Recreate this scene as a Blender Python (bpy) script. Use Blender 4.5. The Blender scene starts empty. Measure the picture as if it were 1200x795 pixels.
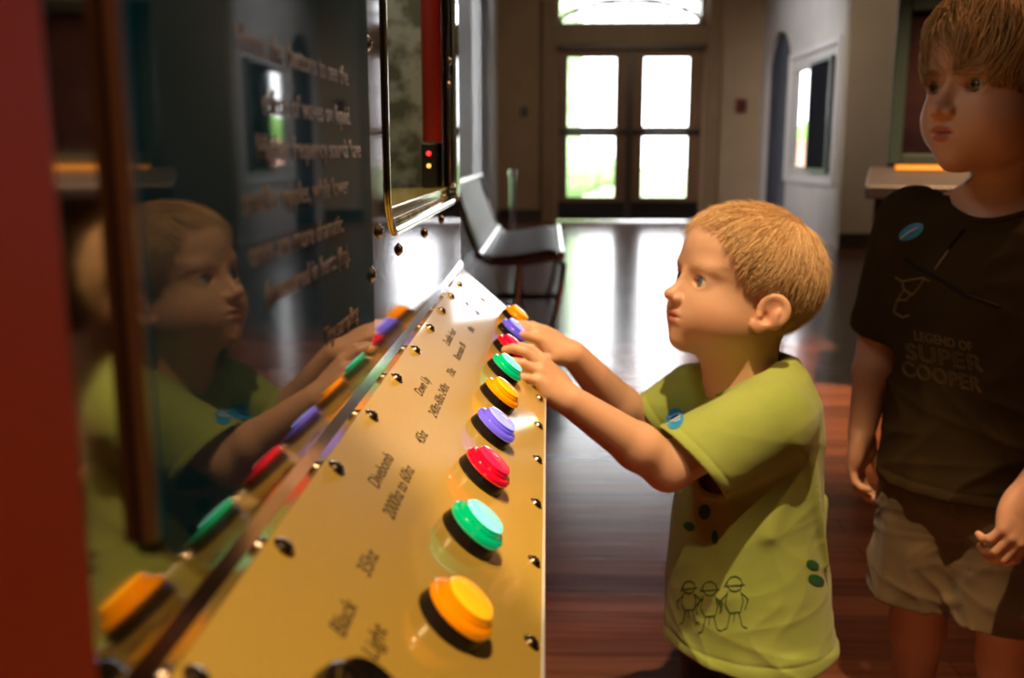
import bpy, bmesh, math, random
import numpy as np
from mathutils import Vector, Matrix
from mathutils.bvhtree import BVHTree
random.seed(7); rng = np.random.default_rng(7)
C = bpy.context.scene.collection
scene = bpy.context.scene
PI = math.pi

# ---------------------------------------------------------------- camera numbers
EYE = np.array([0, 0, .86])
YAW, PITCH, FPX = math.radians(2.05455), math.radians(10.80605), 1150.
FW = np.array([-math.sin(YAW)*math.cos(PITCH), math.cos(YAW)*math.cos(PITCH), -math.sin(PITCH)])
RT = np.array([math.cos(YAW), math.sin(YAW), 0]); UPV = np.cross(RT, FW)
def at(px, py, Y):
    """point of the room seen at (px,py) on the vertical plane at distance Y"""
    v = FW + RT*(px-600)/FPX + UPV*(397.5-py)/FPX
    return EYE + v/v[1]*Y

# ---------------------------------------------------------------- object helpers
def tag(o, label, cat, group=None):
    o['label'] = label; o['category'] = cat
    if group: o['group'] = group
    return o
def thing(name, label, cat, loc=(0, 0, 0), rz=0, group=None):
    o = bpy.data.objects.new(name, None); C.objects.link(o); o.empty_display_size = .05
    o.location = loc; o.rotation_euler = (0, 0, rz)
    return tag(o, label, cat, group)
def link(name, me, m=None, parent=None, smooth=False, kind=None):
    o = bpy.data.objects.new(name, me); C.objects.link(o)
    for x in (m if isinstance(m, (list, tuple)) else [m] if m else []): me.materials.append(x)
    if smooth:
        me.polygons.foreach_set('use_smooth', np.ones(len(me.polygons), bool))
    if parent: o.parent = parent
    if kind: o['kind'] = kind
    return o
def obj(name, bm, m=None, parent=None, smooth=False, kind=None, bevel=0, auto=None):
    me = bpy.data.meshes.new(name); bm.to_mesh(me); bm.free()
    o = link(name, me, m, parent, smooth, kind)
    if bevel:
        b = o.modifiers.new('b', 'BEVEL'); b.width = bevel; b.segments = 3; b.limit_method = 'ANGLE'
    if auto:
        me.polygons.foreach_set('use_smooth', np.ones(len(me.polygons), bool))
        me.set_sharp_from_angle(angle=math.radians(auto))
    return o
def worldparent(o, p):
    """parent o to p, o's mesh being in world coordinates"""
    bpy.context.view_layer.update()
    o.parent = p; o.matrix_parent_inverse = p.matrix_world.inverted()
    return o
def box(bm, x0, x1, y0, y1, z0, z1, M=None, mi=0):
    vs = [bm.verts.new(Vector((x, y, z)) if M is None else M @ Vector((x, y, z))) for x in (x0, x1) for y in (y0, y1) for z in (z0, z1)]
    for f in ((0, 1, 3, 2), (4, 6, 7, 5), (0, 4, 5, 1), (2, 3, 7, 6), (0, 2, 6, 4), (1, 5, 7, 3)):
        bm.faces.new([vs[i] for i in f]).material_index = mi
    return bm
def bx(*a, M=None):
    b = bmesh.new(); return box(b, *a, M=M)
def lathe(prof, n=40, M=None, bm=None, mis=None):
    """profile [(r,z)...] turned around z"""
    bm = bm or bmesh.new(); rings = []
    for r, z in prof:
        if r < 1e-6: rings.append([bm.verts.new((M or Matrix()) @ Vector((0, 0, z)))]*n)
        else: rings.append([bm.verts.new((M or Matrix()) @ Vector((r*math.cos(2*PI*i/n), r*math.sin(2*PI*i/n), z))) for i in range(n)])
    for k in range(len(rings)-1):
        A, B = rings[k], rings[k+1]
        for i in range(n):
            j = (i+1) % n; q = []
            for v in (A[i], A[j], B[j], B[i]):
                if v not in q: q.append(v)
            if len(q) > 2:
                f = bm.faces.new(q)
                if mis: f.material_index = mis[k]
    return bm
def tube(pts, r, n=10, bm=None, closed=False):
    bm = bm or bmesh.new(); pts = [Vector(p) for p in pts]; m = len(pts); rings = []; N = None
    rr = r if isinstance(r, (list, tuple)) else [r]*m
    for i, p in enumerate(pts):
        t = (pts[(i+1) % m]-pts[i-1]) if closed else pts[min(i+1, m-1)]-pts[max(i-1, 0)]
        t.normalize()
        if N is None: N = t.orthogonal().normalized()
        else: N = (N-t*N.dot(t)).normalized()
        B = t.cross(N)
        rings.append([bm.verts.new(p+(N*math.cos(2*PI*k/n)+B*math.sin(2*PI*k/n))*rr[i]) for k in range(n)])
    for i in range(m if closed else m-1):
        A, B = rings[i], rings[(i+1) % m]
        for k in range(n): bm.faces.new([A[k], A[(k+1) % n], B[(k+1) % n], B[k]])
    if not closed:
        bm.faces.new(rings[0][::-1]); bm.faces.new(rings[-1])
    return bm
def prism(poly, y0, y1, bm=None):
    """polygon in x,z pulled along y"""
    bm = bm or bmesh.new()
    A = [bm.verts.new((x, y0, z)) for x, z in poly]; B = [bm.verts.new((x, y1, z)) for x, z in poly]; n = len(poly)
    bm.faces.new(A); bm.faces.new(B[::-1])
    for i in range(n): bm.faces.new([A[i], B[i], B[(i+1) % n], A[(i+1) % n]])
    bmesh.ops.recalc_face_normals(bm, faces=bm.faces)
    return bm
def text_mesh(s, size, M, sx=1., depth=.0002, align='LEFT', space=1., bold=0):
    cu = bpy.data.curves.new('t', 'FONT'); cu.body = s; cu.size = size; cu.align_x = align; cu.extrude = depth; cu.space_character = space; cu.offset = bold
    o = bpy.data.objects.new('t', cu); C.objects.link(o)
    dg = bpy.context.evaluated_depsgraph_get(); me = bpy.data.meshes.new_from_object(o.evaluated_get(dg))
    bpy.data.objects.remove(o); bpy.data.curves.remove(cu)
    me.transform(M @ Matrix.Diagonal((sx, 1, 1, 1)))
    return me

# ---------------------------------------------------------------- materials
def mat(name, col=(.8, .8, .8), rough=.5, metal=0, emit=None, es=0, coat=0, spec=.5, sss=0, trans=0, ior=1.45, sheen=0, alpha=1):
    m = bpy.data.materials.new(name); m.use_nodes = True
    b = m.node_tree.nodes['Principled BSDF']; I = b.inputs
    I['Base Color'].default_value = (*col, 1); I['Roughness'].default_value = rough; I['Metallic'].default_value = metal
    I['Coat Weight'].default_value = coat; I['Coat Roughness'].default_value = .05; I['Specular IOR Level'].default_value = spec
    I['Transmission Weight'].default_value = trans; I['IOR'].default_value = ior; I['Sheen Weight'].default_value = sheen
    I['Alpha'].default_value = alpha
    if sss:
        I['Subsurface Weight'].default_value = sss; I['Subsurface Radius'].default_value = (1, .35, .2); I['Subsurface Scale'].default_value = .008
    if emit: I['Emission Color'].default_value = (*emit, 1); I['Emission Strength'].default_value = es
    return m
def nodes(m): return m.node_tree.nodes, m.node_tree.links, m.node_tree.nodes['Principled BSDF']
def N(m, t, **k):
    n = m.node_tree.nodes.new(t)
    for a, v in k.items():
        if a in n.inputs: n.inputs[a].default_value = v
        else: setattr(n, a, v)
    return n
def ramp(m, stops):
    r = m.node_tree.nodes.new('ShaderNodeValToRGB'); e = r.color_ramp.elements
    while len(e) < len(stops): e.new(.5)
    for x, (p, c) in zip(e, stops): x.position = p; x.color = (*c, 1)
    return r
def mottled(name, c1, c2, scale=8, rough=.5, bump=0, stretch=(1, 1, 1), det=4, bdist=.002, lo=.35, hi=.65, **k):
    m = mat(name, c1, rough, **k); ns, ls, b = nodes(m)
    tc = N(m, 'ShaderNodeTexCoord'); mp = N(m, 'ShaderNodeMapping'); mp.inputs['Scale'].default_value = stretch
    ls.new(tc.outputs['Object'], mp.inputs[0])
    n = N(m, 'ShaderNodeTexNoise', Scale=scale, Detail=det); ls.new(mp.outputs[0], n.inputs['Vector'])
    r = ramp(m, [(lo, c1), (hi, c2)]); ls.new(n.outputs['Fac'], r.inputs[0]); ls.new(r.outputs[0], b.inputs['Base Color'])
    if bump:
        bp = N(m, 'ShaderNodeBump', Strength=bump, Distance=bdist); ls.new(n.outputs['Fac'], bp.inputs['Height']); ls.new(bp.outputs[0], b.inputs['Normal'])
    return m
def fabric(name, c1, c2, weave=900, bump=.25, sheen=.2, spec=.4):
    m = mottled(name, c1, c2, scale=18, rough=.9, sheen=sheen, spec=spec); ns, ls, b = nodes(m)
    tc = N(m, 'ShaderNodeTexCoord'); w = N(m, 'ShaderNodeTexWave', Scale=weave/6.28, bands_direction='Z'); w.wave_type = 'BANDS'
    n = N(m, 'ShaderNodeTexNoise', Scale=weave, Detail=2); ls.new(tc.outputs['Object'], n.inputs['Vector'])
    n2 = N(m, 'ShaderNodeTexNoise', Scale=45, Detail=3); ls.new(tc.outputs['Object'], n2.inputs['Vector'])
    ad = N(m, 'ShaderNodeMath', operation='MULTIPLY_ADD'); ad.inputs[1].default_value = .25
    ls.new(n.outputs['Fac'], ad.inputs[0]); ls.new(n2.outputs['Fac'], ad.inputs[2])
    bp = N(m, 'ShaderNodeBump', Strength=bump, Distance=.002); ls.new(ad.outputs[0], bp.inputs['Height']); ls.new(bp.outputs[0], b.inputs['Normal'])
    return m
# ---------------------------------------------------------------- implicit-surface modeller (for bodies and clothes)
def V(*a): return np.array(a, float)
class Fr:
    """local frame: forward, left, up axes, scale"""
    def __init__(s, O, f, u=(0, 0, 1), sc=1.):
        f = np.array(f, float); f /= np.linalg.norm(f); l = np.cross(u, f); l /= np.linalg.norm(l); u = np.cross(f, l)
        s.O = np.array(O, float); s.R = np.stack([f, l, u], 1); s.sc = sc
    def loc(s, P): return (P-s.O) @ s.R/s.sc
    def w(s, *q): return s.O + s.R @ (np.array(q, float)*s.sc)
def ell(c, r, fr=None, tilt=None):
    c = np.array(c, float); r = np.array(r, float)
    T = None if tilt is None else np.array(Matrix.Rotation(tilt[1], 3, tilt[0]))
    def f(P):
        q = (fr.loc(P) if fr else P)-c
        if T is not None: q = q @ T
        k0 = np.sqrt(((q/r)**2).sum(-1)); k1 = np.sqrt(((q/r**2)**2).sum(-1))+1e-9
        return k0*(k0-1)/k1*(fr.sc if fr else 1)
    return f
def cap(a, b, ra, rb, fr=None):
    a = np.array(a, float); b = np.array(b, float)
    if fr: a = fr.w(*a); b = fr.w(*b); ra *= fr.sc; rb *= fr.sc
    ab = b-a; L = max((ab @ ab), 1e-12)
    def f(P):
        pa = P-a; h = np.clip(pa @ ab/L, 0, 1)
        return np.sqrt(((pa-h[..., None]*ab)**2).sum(-1)) - (ra+(rb-ra)*h)
    return f
def loft(fr, rows):
    """rows: (z, cf, cl, rf, rl) in the frame's units; elliptical sections stacked along the frame's up axis"""
    R = np.array(rows, float); R = R[np.argsort(R[:, 0])]
    def f(P):
        q = fr.loc(P); z = q[..., 2]
        cf, cl, rf, rl = (np.interp(z, R[:, 0], R[:, i]) for i in (1, 2, 3, 4))
        x = q[..., 0]-cf; y = q[..., 1]-cl
        k0 = np.sqrt((x/rf)**2+(y/rl)**2); k1 = np.sqrt((x/rf**2)**2+(y/rl**2)**2)+1e-6
        d = k0*(k0-1)/k1*fr.sc
        dz = np.maximum(z-R[-1, 0], R[0, 0]-z)*fr.sc
        return np.where((d > 0) & (dz > 0), np.hypot(d, dz), np.maximum(d, dz))
    return f
def endcut(p, d, rad):
    p = np.array(p, float); d = np.array(d, float); d /= np.linalg.norm(d)
    def f(P): return np.maximum(-((P-p) @ d), np.sqrt(((P-p)**2).sum(-1))-rad)
    return f
def smin(a, b, k):
    h = np.clip(.5+.5*(b-a)/k, 0, 1); return b+(a-b)*h-k*h*(1-h)
class Model:
    def __init__(s): s.ops = []
    def u(s, f, k=.004): s.ops.append(('u', f, k)); return s
    def s(s, f, k=.002): s.ops.append(('s', f, k)); return s
    def i(s, f, k=.002): s.ops.append(('i', f, k)); return s
    def d(s, f): s.ops.append(('d', f, 0)); return s
    def shell(s, t): s.ops.append(('shell', None, t)); return s
    def ev(s, P, ops=None):
        D = np.full(P.shape[:-1], 1.)
        for t, f, k in (s.ops if ops is None else ops):
            if t == 'u': D = smin(D, f(P), k)
            elif t == 's': D = -smin(-D, f(P), k)
            elif t == 'i': D = -smin(-D, -f(P), k)
            elif t == 'd': D = D + f(P)
            else: D = np.maximum(D, -(D+k))
        return D
    def mesh(s, name, lo, hi, h, B=12):
        lo = np.array(lo, float); hi = np.array(hi, float); bs = B*h; nb = np.ceil((hi-lo)/bs).astype(int)
        g = np.stack(np.meshgrid(*[np.arange(n) for n in nb], indexing='ij'), -1).reshape(-1, 3)
        cen = lo+(g+.5)*bs; hd = bs*.9
        Dc = s.ev(cen); shells = max([k for t, f, k in s.ops if t == 'shell'] + [0])
        act = np.abs(Dc) < hd*1.9+.006+shells
        g = g[act]; cen = cen[act]
        near = []
        for t, f, k in s.ops:
            near.append(f(cen) < hd*1.7+k*1.2+.004 if t in 'us' and f else np.ones(len(g), bool))
        off = np.stack(np.meshgrid(*[np.arange(B+1)]*3, indexing='ij'), -1)*h
        vid, vp, quads = [], [], []
        NX = (nb*B+2).astype(np.int64)
        def gid(i): return (i[..., 0]*NX[1]+i[..., 1])*NX[2]+i[..., 2]
        cc = np.stack(np.meshgrid(*[np.arange(B)]*3, indexing='ij'), -1)
        E = [((0,0,0),(1,0,0)),((0,1,0),(1,1,0)),((0,0,1),(1,0,1)),((0,1,1),(1,1,1)),((0,0,0),(0,1,0)),((1,0,0),(1,1,0)),((0,0,1),(0,1,1)),((1,0,1),(1,1,1)),((0,0,0),(0,0,1)),((1,0,0),(1,0,1)),((0,1,0),(0,1,1)),((1,1,0),(1,1,1))]
        for bi in range(len(g)):
            ops = [o for o, n in zip(s.ops, near) if n[bi]]
            D = s.ev(lo+g[bi]*bs+off, ops); S = D < 0
            if S.all() or not S.any(): continue
            cnt = np.zeros((B,)*3); acc = np.zeros((B,)*3+(3,))
            for a, b in E:
                sl = lambda c: tuple(slice(q, q+B) for q in c)
                da, db = D[sl(a)], D[sl(b)]; x = (da < 0) != (db < 0)
                t = np.where(x, da/np.where(x, da-db, 1), 0)
                acc += x[..., None]*(np.array(a)+t[..., None]*(np.array(b)-np.array(a))); cnt += x
            c = cnt > 0; idx = cc[c]; gi = idx+g[bi]*B
            vid.append(gid(gi)); vp.append(lo+(gi+acc[c]/cnt[c][:, None])*h)
            for ax in range(3):
                e = [0, 0, 0]; e[ax] = 1
                s0 = S[:B, :B, :B]; s1 = S[e[0]:e[0]+B, e[1]:e[1]+B, e[2]:e[2]+B]; x = s0 != s1
                idx = cc[x]+g[bi]*B; fl = s0[x]
                o1 = [0, 0, 0]; o1[(ax+1) % 3] = 1; o2 = [0, 0, 0]; o2[(ax+2) % 3] = 1; o1 = np.array(o1); o2 = np.array(o2)
                q = np.stack([gid(idx), gid(idx-o1), gid(idx-o1-o2), gid(idx-o2)], 1)
                q[~fl] = q[~fl][:, ::-1]
                quads.append(q[(idx > 0).all(1)])
        vid = np.concatenate(vid); vp = np.concatenate(vp); q = np.concatenate(quads)
        o = np.argsort(vid); vid = vid[o]; vp = vp[o]
        p = np.searchsorted(vid, q); p = np.clip(p, 0, len(vid)-1); ok = (vid[p] == q).all(1); p = p[ok]
        # two rounds of gentle smoothing
        for lam in (.5, .5):
            A = np.zeros_like(vp); n = np.zeros(len(vp))
            for k in range(4):
                np.add.at(A, p[:, k], vp[p[:, (k+1) % 4]]+vp[p[:, (k+3) % 4]]); np.add.at(n, p[:, k], 2)
            vp = vp+lam*(A/np.maximum(n, 1)[:, None]-vp)*(n > 0)[:, None]
        me = bpy.data.meshes.new(name)
        me.vertices.add(len(vp)); me.vertices.foreach_set('co', vp.astype(np.float32).ravel())
        me.loops.add(len(p)*4); me.loops.foreach_set('vertex_index', p.astype(np.int32).ravel())
        me.polygons.add(len(p)); me.polygons.foreach_set('loop_start', np.arange(0, len(p)*4, 4, dtype=np.int32))
        me.update(calc_edges=True); me.validate()
        return me
# ================================================================ THE ROOM
def struct(name, bm, m, **k): return obj(name, bm, m, kind='structure', **k)
m_plaster_tan = mottled('plaster_tan', (.34, .255, .165), (.38, .285, .185), 3, .8)
m_plaster_grey = mottled('plaster_grey', (.50, .48, .47), (.56, .54, .53), 3, .55)
m_plaster_beige = mottled('plaster_beige', (.42, .36, .28), (.47, .40, .31), 3, .7)
m_white_plaster = mat('ceiling_white', (.55, .53, .5), .9)
m_darkwood = mottled('dark_wood', (.035, .022, .014), (.06, .035, .02), 6, .4, stretch=(1, 1, .1))
m_midwood = mottled('door_wood', (.16, .09, .045), (.22, .125, .06), 6, .45, stretch=(8, 8, .6))
m_chrome = mat('chrome', (.75, .75, .77), .18, 1)
m_black = mat('black_plastic', (.012, .012, .012), .3)
m_passage_shade = mat('passage_shade', (.008, .012, .03), .6)  # near-black navy carries the shade inside the archway
m_glass = mat('window_glass', (1, 1, 1), 0, trans=1, ior=1.05)

def floor_mat():
    m = mat('floor_boards', (.2, .08, .04), .2); ns, ls, b = nodes(m)
    tc = N(m, 'ShaderNodeTexCoord'); mp = N(m, 'ShaderNodeMapping')
    ls.new(tc.outputs['Object'], mp.inputs[0])
    br = N(m, 'ShaderNodeTexBrick', Scale=1.); br.offset = .37; br.inputs['Brick Width'].default_value = 1.1; br.inputs['Row Height'].default_value = .083
    br.inputs['Mortar Size'].default_value = .0015; br.inputs['Mortar Smooth'].default_value = .2; br.inputs['Bias'].default_value = 0
    br.inputs['Color1'].default_value = (.25, .25, .25, 1); br.inputs['Color2'].default_value = (.95, .95, .95, 1); br.inputs['Mortar'].default_value = (0, 0, 0, 1)
    ls.new(mp.outputs[0], br.inputs['Vector'])
    m2 = N(m, 'ShaderNodeMapping'); m2.inputs['Scale'].default_value = (1.2, 22, 1); ls.new(tc.outputs['Object'], m2.inputs[0])
    n = N(m, 'ShaderNodeTexNoise', Scale=2.5, Detail=6); ls.new(m2.outputs[0], n.inputs['Vector'])
    mx = N(m, 'ShaderNodeMix'); mx.data_type = 'RGBA'; mx.inputs[0].default_value = .5
    ls.new(br.outputs['Color'], mx.inputs[6]); ls.new(n.outputs['Fac'], mx.inputs[7])
    r = ramp(m, [(0, (.015, .006, .004)), (.35, (.12, .042, .024)), (.6, (.24, .092, .048)), (.85, (.35, .14, .07))])
    ls.new(mx.outputs[2], r.inputs[0]); ls.new(r.outputs[0], b.inputs['Base Color'])
    rr = N(m, 'ShaderNodeMapRange'); rr.inputs['To Min'].default_value = .13; rr.inputs['To Max'].default_value = .26
    ls.new(n.outputs['Fac'], rr.inputs[0]); ls.new(rr.outputs[0], b.inputs['Roughness'])
    bp = N(m, 'ShaderNodeBump', Strength=.12, Distance=.001); ls.new(mx.outputs[2], bp.inputs['Height']); ls.new(bp.outputs[0], b.inputs['Normal'])
    return m
struct('floor', bx(-1.0, 4.7, -3.2, 12.7, -.1, 0), floor_mat())
struct('ceiling', bx(-1.0, 4.7, -3.2, 12.9, 3.4, 3.5), m_white_plaster)
struct('wall_back', bx(-1.0, 4.7, -3.2, -3.0, 0, 3.4), m_plaster_beige)

# walls with openings are built from solid pieces round the openings
def wall_y(name, Y0, Y1, x0, x1, holes, m, z1=3.4):
    """wall facing the camera; holes = (x0,x1,z0,z1) from left to right"""
    bm = bmesh.new(); x = x0
    for a, b, c, d in holes:
        box(bm, x, a, Y0, Y1, 0, z1); x = b
        if c > 0: box(bm, a, b, Y0, Y1, 0, c)
        if d < z1: box(bm, a, b, Y0, Y1, d, z1)
    box(bm, x, x1, Y0, Y1, 0, z1)
    return struct(name, bm, m)
def wall_x(name, X0, X1, y0, y1, holes, m, z1=3.4):
    bm = bmesh.new(); y = y0
    for a, b, c, d in holes:
        box(bm, X0, X1, y, a, 0, z1); y = b
        if c > 0: box(bm, X0, X1, a, b, 0, c)
        if d < z1: box(bm, X0, X1, a, b, d, z1)
    box(bm, X0, X1, y, y1, 0, z1)
    return struct(name, bm, m)

DX0, DX1, DZT = .12, 1.90, 2.12          # the double doors
TX0, TX1, TZ0, TZ1 = .09, 1.90, 2.39, 3.25  # the fanlight above them
def frontwall():
    bm = bmesh.new(); Y0, Y1 = 12.5, 12.75
    box(bm, -.9, DX0, Y0, Y1, 0, 3.4); box(bm, DX1, 2.9, Y0, Y1, 0, 3.4)
    box(bm, DX0, DX1, Y0, Y1, DZT, TZ0-.03); box(bm, DX0, DX1, Y0, Y1, TZ1+.03, 3.4)
    return struct('wall_front', bm, m_plaster_tan)
frontwall()
wall_x('wall_left', -.82, -.62, -3.0, 12.5, [(8.1, 10.7, .35, 2.5)], m_plaster_grey)
wall_x('wall_right', 2.614, 2.67, 9.1, 12.5, [(10.17, 10.92, .68, 1.72), (11.05, 12.25, 0, 2.2)], m_plaster_grey)
struct('wall_right_return', bx(2.614, 4.7, 8.95, 9.1, 0, 3.4), m_plaster_beige)
struct('wall_right_near', bx(4.5, 4.7, -3.0, 8.95, 0, 3.4), m_plaster_beige)
# round head of the dark archway
bm = bmesh.new(); n = 14; yc, zc, hw = 11.65, 2.2-.0, .6
# spandrel-free arch: a half disc recess lining above the straight opening, dark sheet behind in place of the shaded passage
pts = [(yc+hw*math.cos(PI*i/n), 1.75+.45*math.sin(PI*i/n)) for i in range(n+1)]
for s in (0, 1):
    side = [p for p in (pts[:n//2+1] if s == 0 else pts[n//2:])]
    corner = (yc+hw, 2.2) if s == 0 else (yc-hw, 2.2)
    for i in range(len(side)-1):
        for X in (2.614, 2.67):
            v = [bm.verts.new((X, *side[i])), bm.verts.new((X, *side[i+1])), bm.verts.new((X, *corner))]; bm.faces.new(v)
        q = [bm.verts.new((2.614, *side[i])), bm.verts.new((2.614, *side[i+1])), bm.verts.new((2.67, *side[i+1])), bm.verts.new((2.67, *side[i]))]; bm.faces.new(q)
struct('trim_1', bm, m_plaster_grey)
bm = bmesh.new()   # added dark panelled sheet, its colour giving the shade of the open archway
box(bm, 2.672, 2.72, 11.0, 12.3, 0, 2.3)
for a in ((11.08, 11.6, .2, 1.0), (11.7, 12.22, .2, 1.0), (11.08, 11.6, 1.12, 1.9), (11.7, 12.22, 1.12, 1.9)): box(bm, 2.664, 2.672, *a)
struct('door_3', bm, m_passage_shade)
# baseboards
struct('baseboard_right', bx(2.614, 4.5, 8.925, 8.95, 0, .14), m_darkwood)
struct('baseboard_front', box(bx(-.62, DX0-.2, 12.475, 12.5, 0, .14), DX1+.2, 2.614, 12.475, 12.5, 0, .14), m_darkwood)
struct('baseboard_left', bx(-.62, -.60, -3, 12.475, 0, .12), m_darkwood)
# door surround
bm = bmesh.new(); m_case = mottled('casing_wood', (.20, .135, .07), (.25, .17, .09), 5, .5, stretch=(6, 6, .5))
for a in ((DX0-.2, DX0-.03, 12.42, 12.5, 0, 3.38), (DX1+.03, DX1+.2, 12.42, 12.5, 0, 3.38), (DX0-.03, DX1+.03, 12.42, 12.5, DZT+.02, TZ0-.02)): box(bm, *a)
struct('trim_2', bm, m_case, bevel=.01)
struct('trim_3', bx(DX0-.02, DX1+.02, 12.39, 12.44, DZT-.03, DZT+.03), m_darkwood)
# two door leaves
def leaf(i, x0, x1, hinge):
    d = bpy.data.objects.new(f'door_{i}', None); C.objects.link(d); d['kind'] = 'structure'; d.location = ((x0+x1)/2, 12.56, 0)
    w = (x1-x0)/2; p0, p1 = (-w+.125, w-.165) if hinge < 0 else (-w+.16, w-.165)
    bm = bmesh.new(); Y = (-.025, .025); z = [.01, .30, 1.045, 1.17, 2.0, DZT-.01]
    box(bm, -w, p0, *Y, z[0], z[-1]); box(bm, p1, w, *Y, z[0], z[-1])
    for a, b in ((z[0], z[1]), (z[2], z[3]), (z[4], z[5])): box(bm, p0, p1, *Y, a, b)
    obj('door_frame', bm, m_midwood, d, bevel=.006)
    obj('glass_pane', box(bx(p0, p1, -.004, .004, z[1], z[2]), p0, p1, -.004, .004, z[3], z[4]), m_glass, d)
    obj('kick_plate', bx(-w+.01, w-.01, -.031, -.025, .02, .24), mat('kick_plate', (.02, .016, .014), .4, .6), d)
    bar = tube([(-w+.05, -.03, 1.1), (-w+.07, -.085, 1.1), (w-.07, -.085, 1.1), (w-.05, -.03, 1.1)], .02)
    box(bar, -w+.02, -w+.09, -.06, -.025, 1.06, 1.14); box(bar, w-.09, w-.02, -.06, -.025, 1.06, 1.14)
    obj('push_bar', bar, m_darkwood, d, auto=40)
leaf(1, DX0, 1.0, -1); leaf(2, 1.02, DX1, 1)
struct('trim_4', bx(.965, 1.055, 12.50, 12.535, .01, DZT), m_darkwood)
# fanlight
w1 = bpy.data.objects.new('window_1', None); C.objects.link(w1); w1['kind'] = 'structure'; w1.location = (1.0, 12.6, 0)
bm = bmesh.new(); xc = 0; hw = .9
for a in ((-hw, hw, -.03, .03, TZ0-.03, TZ0+.03), (-hw, -hw+.04, -.03, .03, TZ0, TZ1+.03), (hw-.04, hw, -.03, .03, TZ0, TZ1+.03), (-hw, hw, -.03, .03, TZ1-.02, TZ1+.03)): box(bm, *a)
obj('window_frame', bm, m_case, w1)
bm = bmesh.new()
for i in range(1, 8): box(bm, -hw+i*.225-.008, -hw+i*.225+.008, -.012, .012, TZ0, TZ1)
for i in range(1, 6): box(bm, -hw, hw, -.012, .012, TZ0+i*.15-.008, TZ0+i*.15+.008)
obj('glazing_bars', bm, mat('bar_grey', (.18, .18, .17), .5), w1)
arc = [(.86*math.cos(a), 0, TZ0+.02+.26*math.sin(a)) for a in np.linspace(0, PI, 24)]
obj('arch_bar', tube(arc, .028), mat('arch_white', (.85, .83, .75), .5), w1, auto=40)
obj('glass_pane', bx(-hw, hw, -.004, .004, TZ0, TZ1), m_glass, w1)
# side windows
def side_window(i, X, y0, y1, z0, z1, bars, fm, dx):
    w = bpy.data.objects.new(f'window_{i}', None); C.objects.link(w); w['kind'] = 'structure'; w.location = (X, (y0+y1)/2, 0)
    h = (y1-y0)/2; t = .035; bm = bmesh.new()
    for a in ((-h, h, z0, z0+t), (-h, h, z1-t, z1), (-h, -h+t, z0, z1), (h-t, h, z0, z1)): box(bm, -.025, .025, *a)
    for b in range(1, bars): y = -h+2*h*b/bars; box(bm, -.02, .02, y-.015, y+.015, z0, z1)
    obj('window_frame', bm, fm, w, bevel=.004); obj('glass_pane', bx(-.003, .003, -h+t, h-t, z0+t, z1-t), m_glass, w)
side_window(2, -.72, 8.1, 10.7, .35, 2.5, 4, mat('frame_white', (.5, .5, .5), .5), 1)
side_window(3, 2.645, 10.17, 10.92, .68, 1.72, 1, mat('frame_pale', (.45, .45, .47), .5), 1)
bm = bmesh.new()
for a in ((9.14, 9.2, .55, 1.88), (10.97, 11.03, .55, 1.88), (9.2, 10.97, 1.82, 1.88), (9.2, 10.97, .55, .6)): box(bm, 2.585, 2.614, *a)
struct('trim_5', bm, mat('casing_pale', (.62, .61, .63), .5))
# the outside, seen blown out through the glass
struct('exterior_ground', bx(-30, 40, 12.9, 60, -.15, -.1), mottled('lawn', (.30, .42, .22), (.42, .52, .33), 3, .9))
struct('exterior_ground_side', box(bx(-30, -1.05, -10, 12.9, -.15, -.1), 4.9, 30, -10, 12.9, -.15, -.1), mottled('paving', (.45, .42, .4), (.55, .5, .46), 3, .9))
def blob_hedge(name, label, cat, x0, x1, y0, y1, z1, col, n, group=None, seed=1):
    r = random.Random(seed); bm = bmesh.new()
    for _ in range(n):
        s = r.uniform(.25, .55)*min(z1, 2)
        bmesh.ops.create_icosphere(bm, subdivisions=2, radius=s, matrix=Matrix.Translation((r.uniform(x0+s, x1-s) if x1-x0 > 2*s else (x0+x1)/2, r.uniform(y0, y1), r.uniform(s*.8, max(z1-s, s)))) @ Matrix.Diagonal((1, 1, r.uniform(.7, 1.1), 1)))
    for v in bm.verts: v.co += Vector((r.uniform(-1, 1), r.uniform(-1, 1), r.uniform(-1, 1)))*.05
    o = obj(name, bm, mottled(name, col, tuple(min(1, c*1.7) for c in col), 9, .8, bump=.6, bdist=.05), smooth=True)
    return tag(o, label, cat, group)
blob_hedge('hedge', 'sunlit green hedge outside beyond the double entrance doors', 'hedge', -4, 1.6, 19, 20.5, 1.1, (.22, .34, .16), 46)
blob_hedge('garden_tree', 'pale green leafy tree seen through the upper panes of the entrance doors', 'tree', -1.6, .9, 23, 25, 4.6, (.26, .38, .2), 30, seed=3)
# brick porch pier, seen at the right of the door panes
bm = bx(2.15, 2.6, 14.4, 14.9, -.1, 3.2); box(bm, 2.08, 2.67, 14.33, 14.97, -.1, .25); box(bm, 2.08, 2.67, 14.33, 14.97, 3.0, 3.25)
tag(obj('porch_pillar', bm, mottled('pier_grey', (.25, .26, .3), (.32, .33, .36), 4, .8), bevel=.02), 'grey porch pillar just outside the right-hand entrance door', 'pillar')
bm = bx(5.6, 5.9, 9, 34, -.1, 1.05); box(bm, 5.55, 5.95, 9, 34, 1.05, 1.12)
tag(obj('garden_wall', bm, mottled('pinkbrick', (.55, .25, .2), (.65, .33, .27), 12, .8)), 'low pink brick wall outside the small side window', 'wall')
blob_hedge('shrub', 'bright green shrub outside the small side window, above the brick wall', 'shrub', 7.6, 8.8, 22, 30, 2.6, (.16, .34, .07), 26, seed=5)
blob_hedge('privet_bush', 'pale green bush outside the tall window behind the bench', 'bush', -4.4, -2.9, 7.5, 12.5, 1.4, (.12, .28, .08), 26, seed=8)
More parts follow.
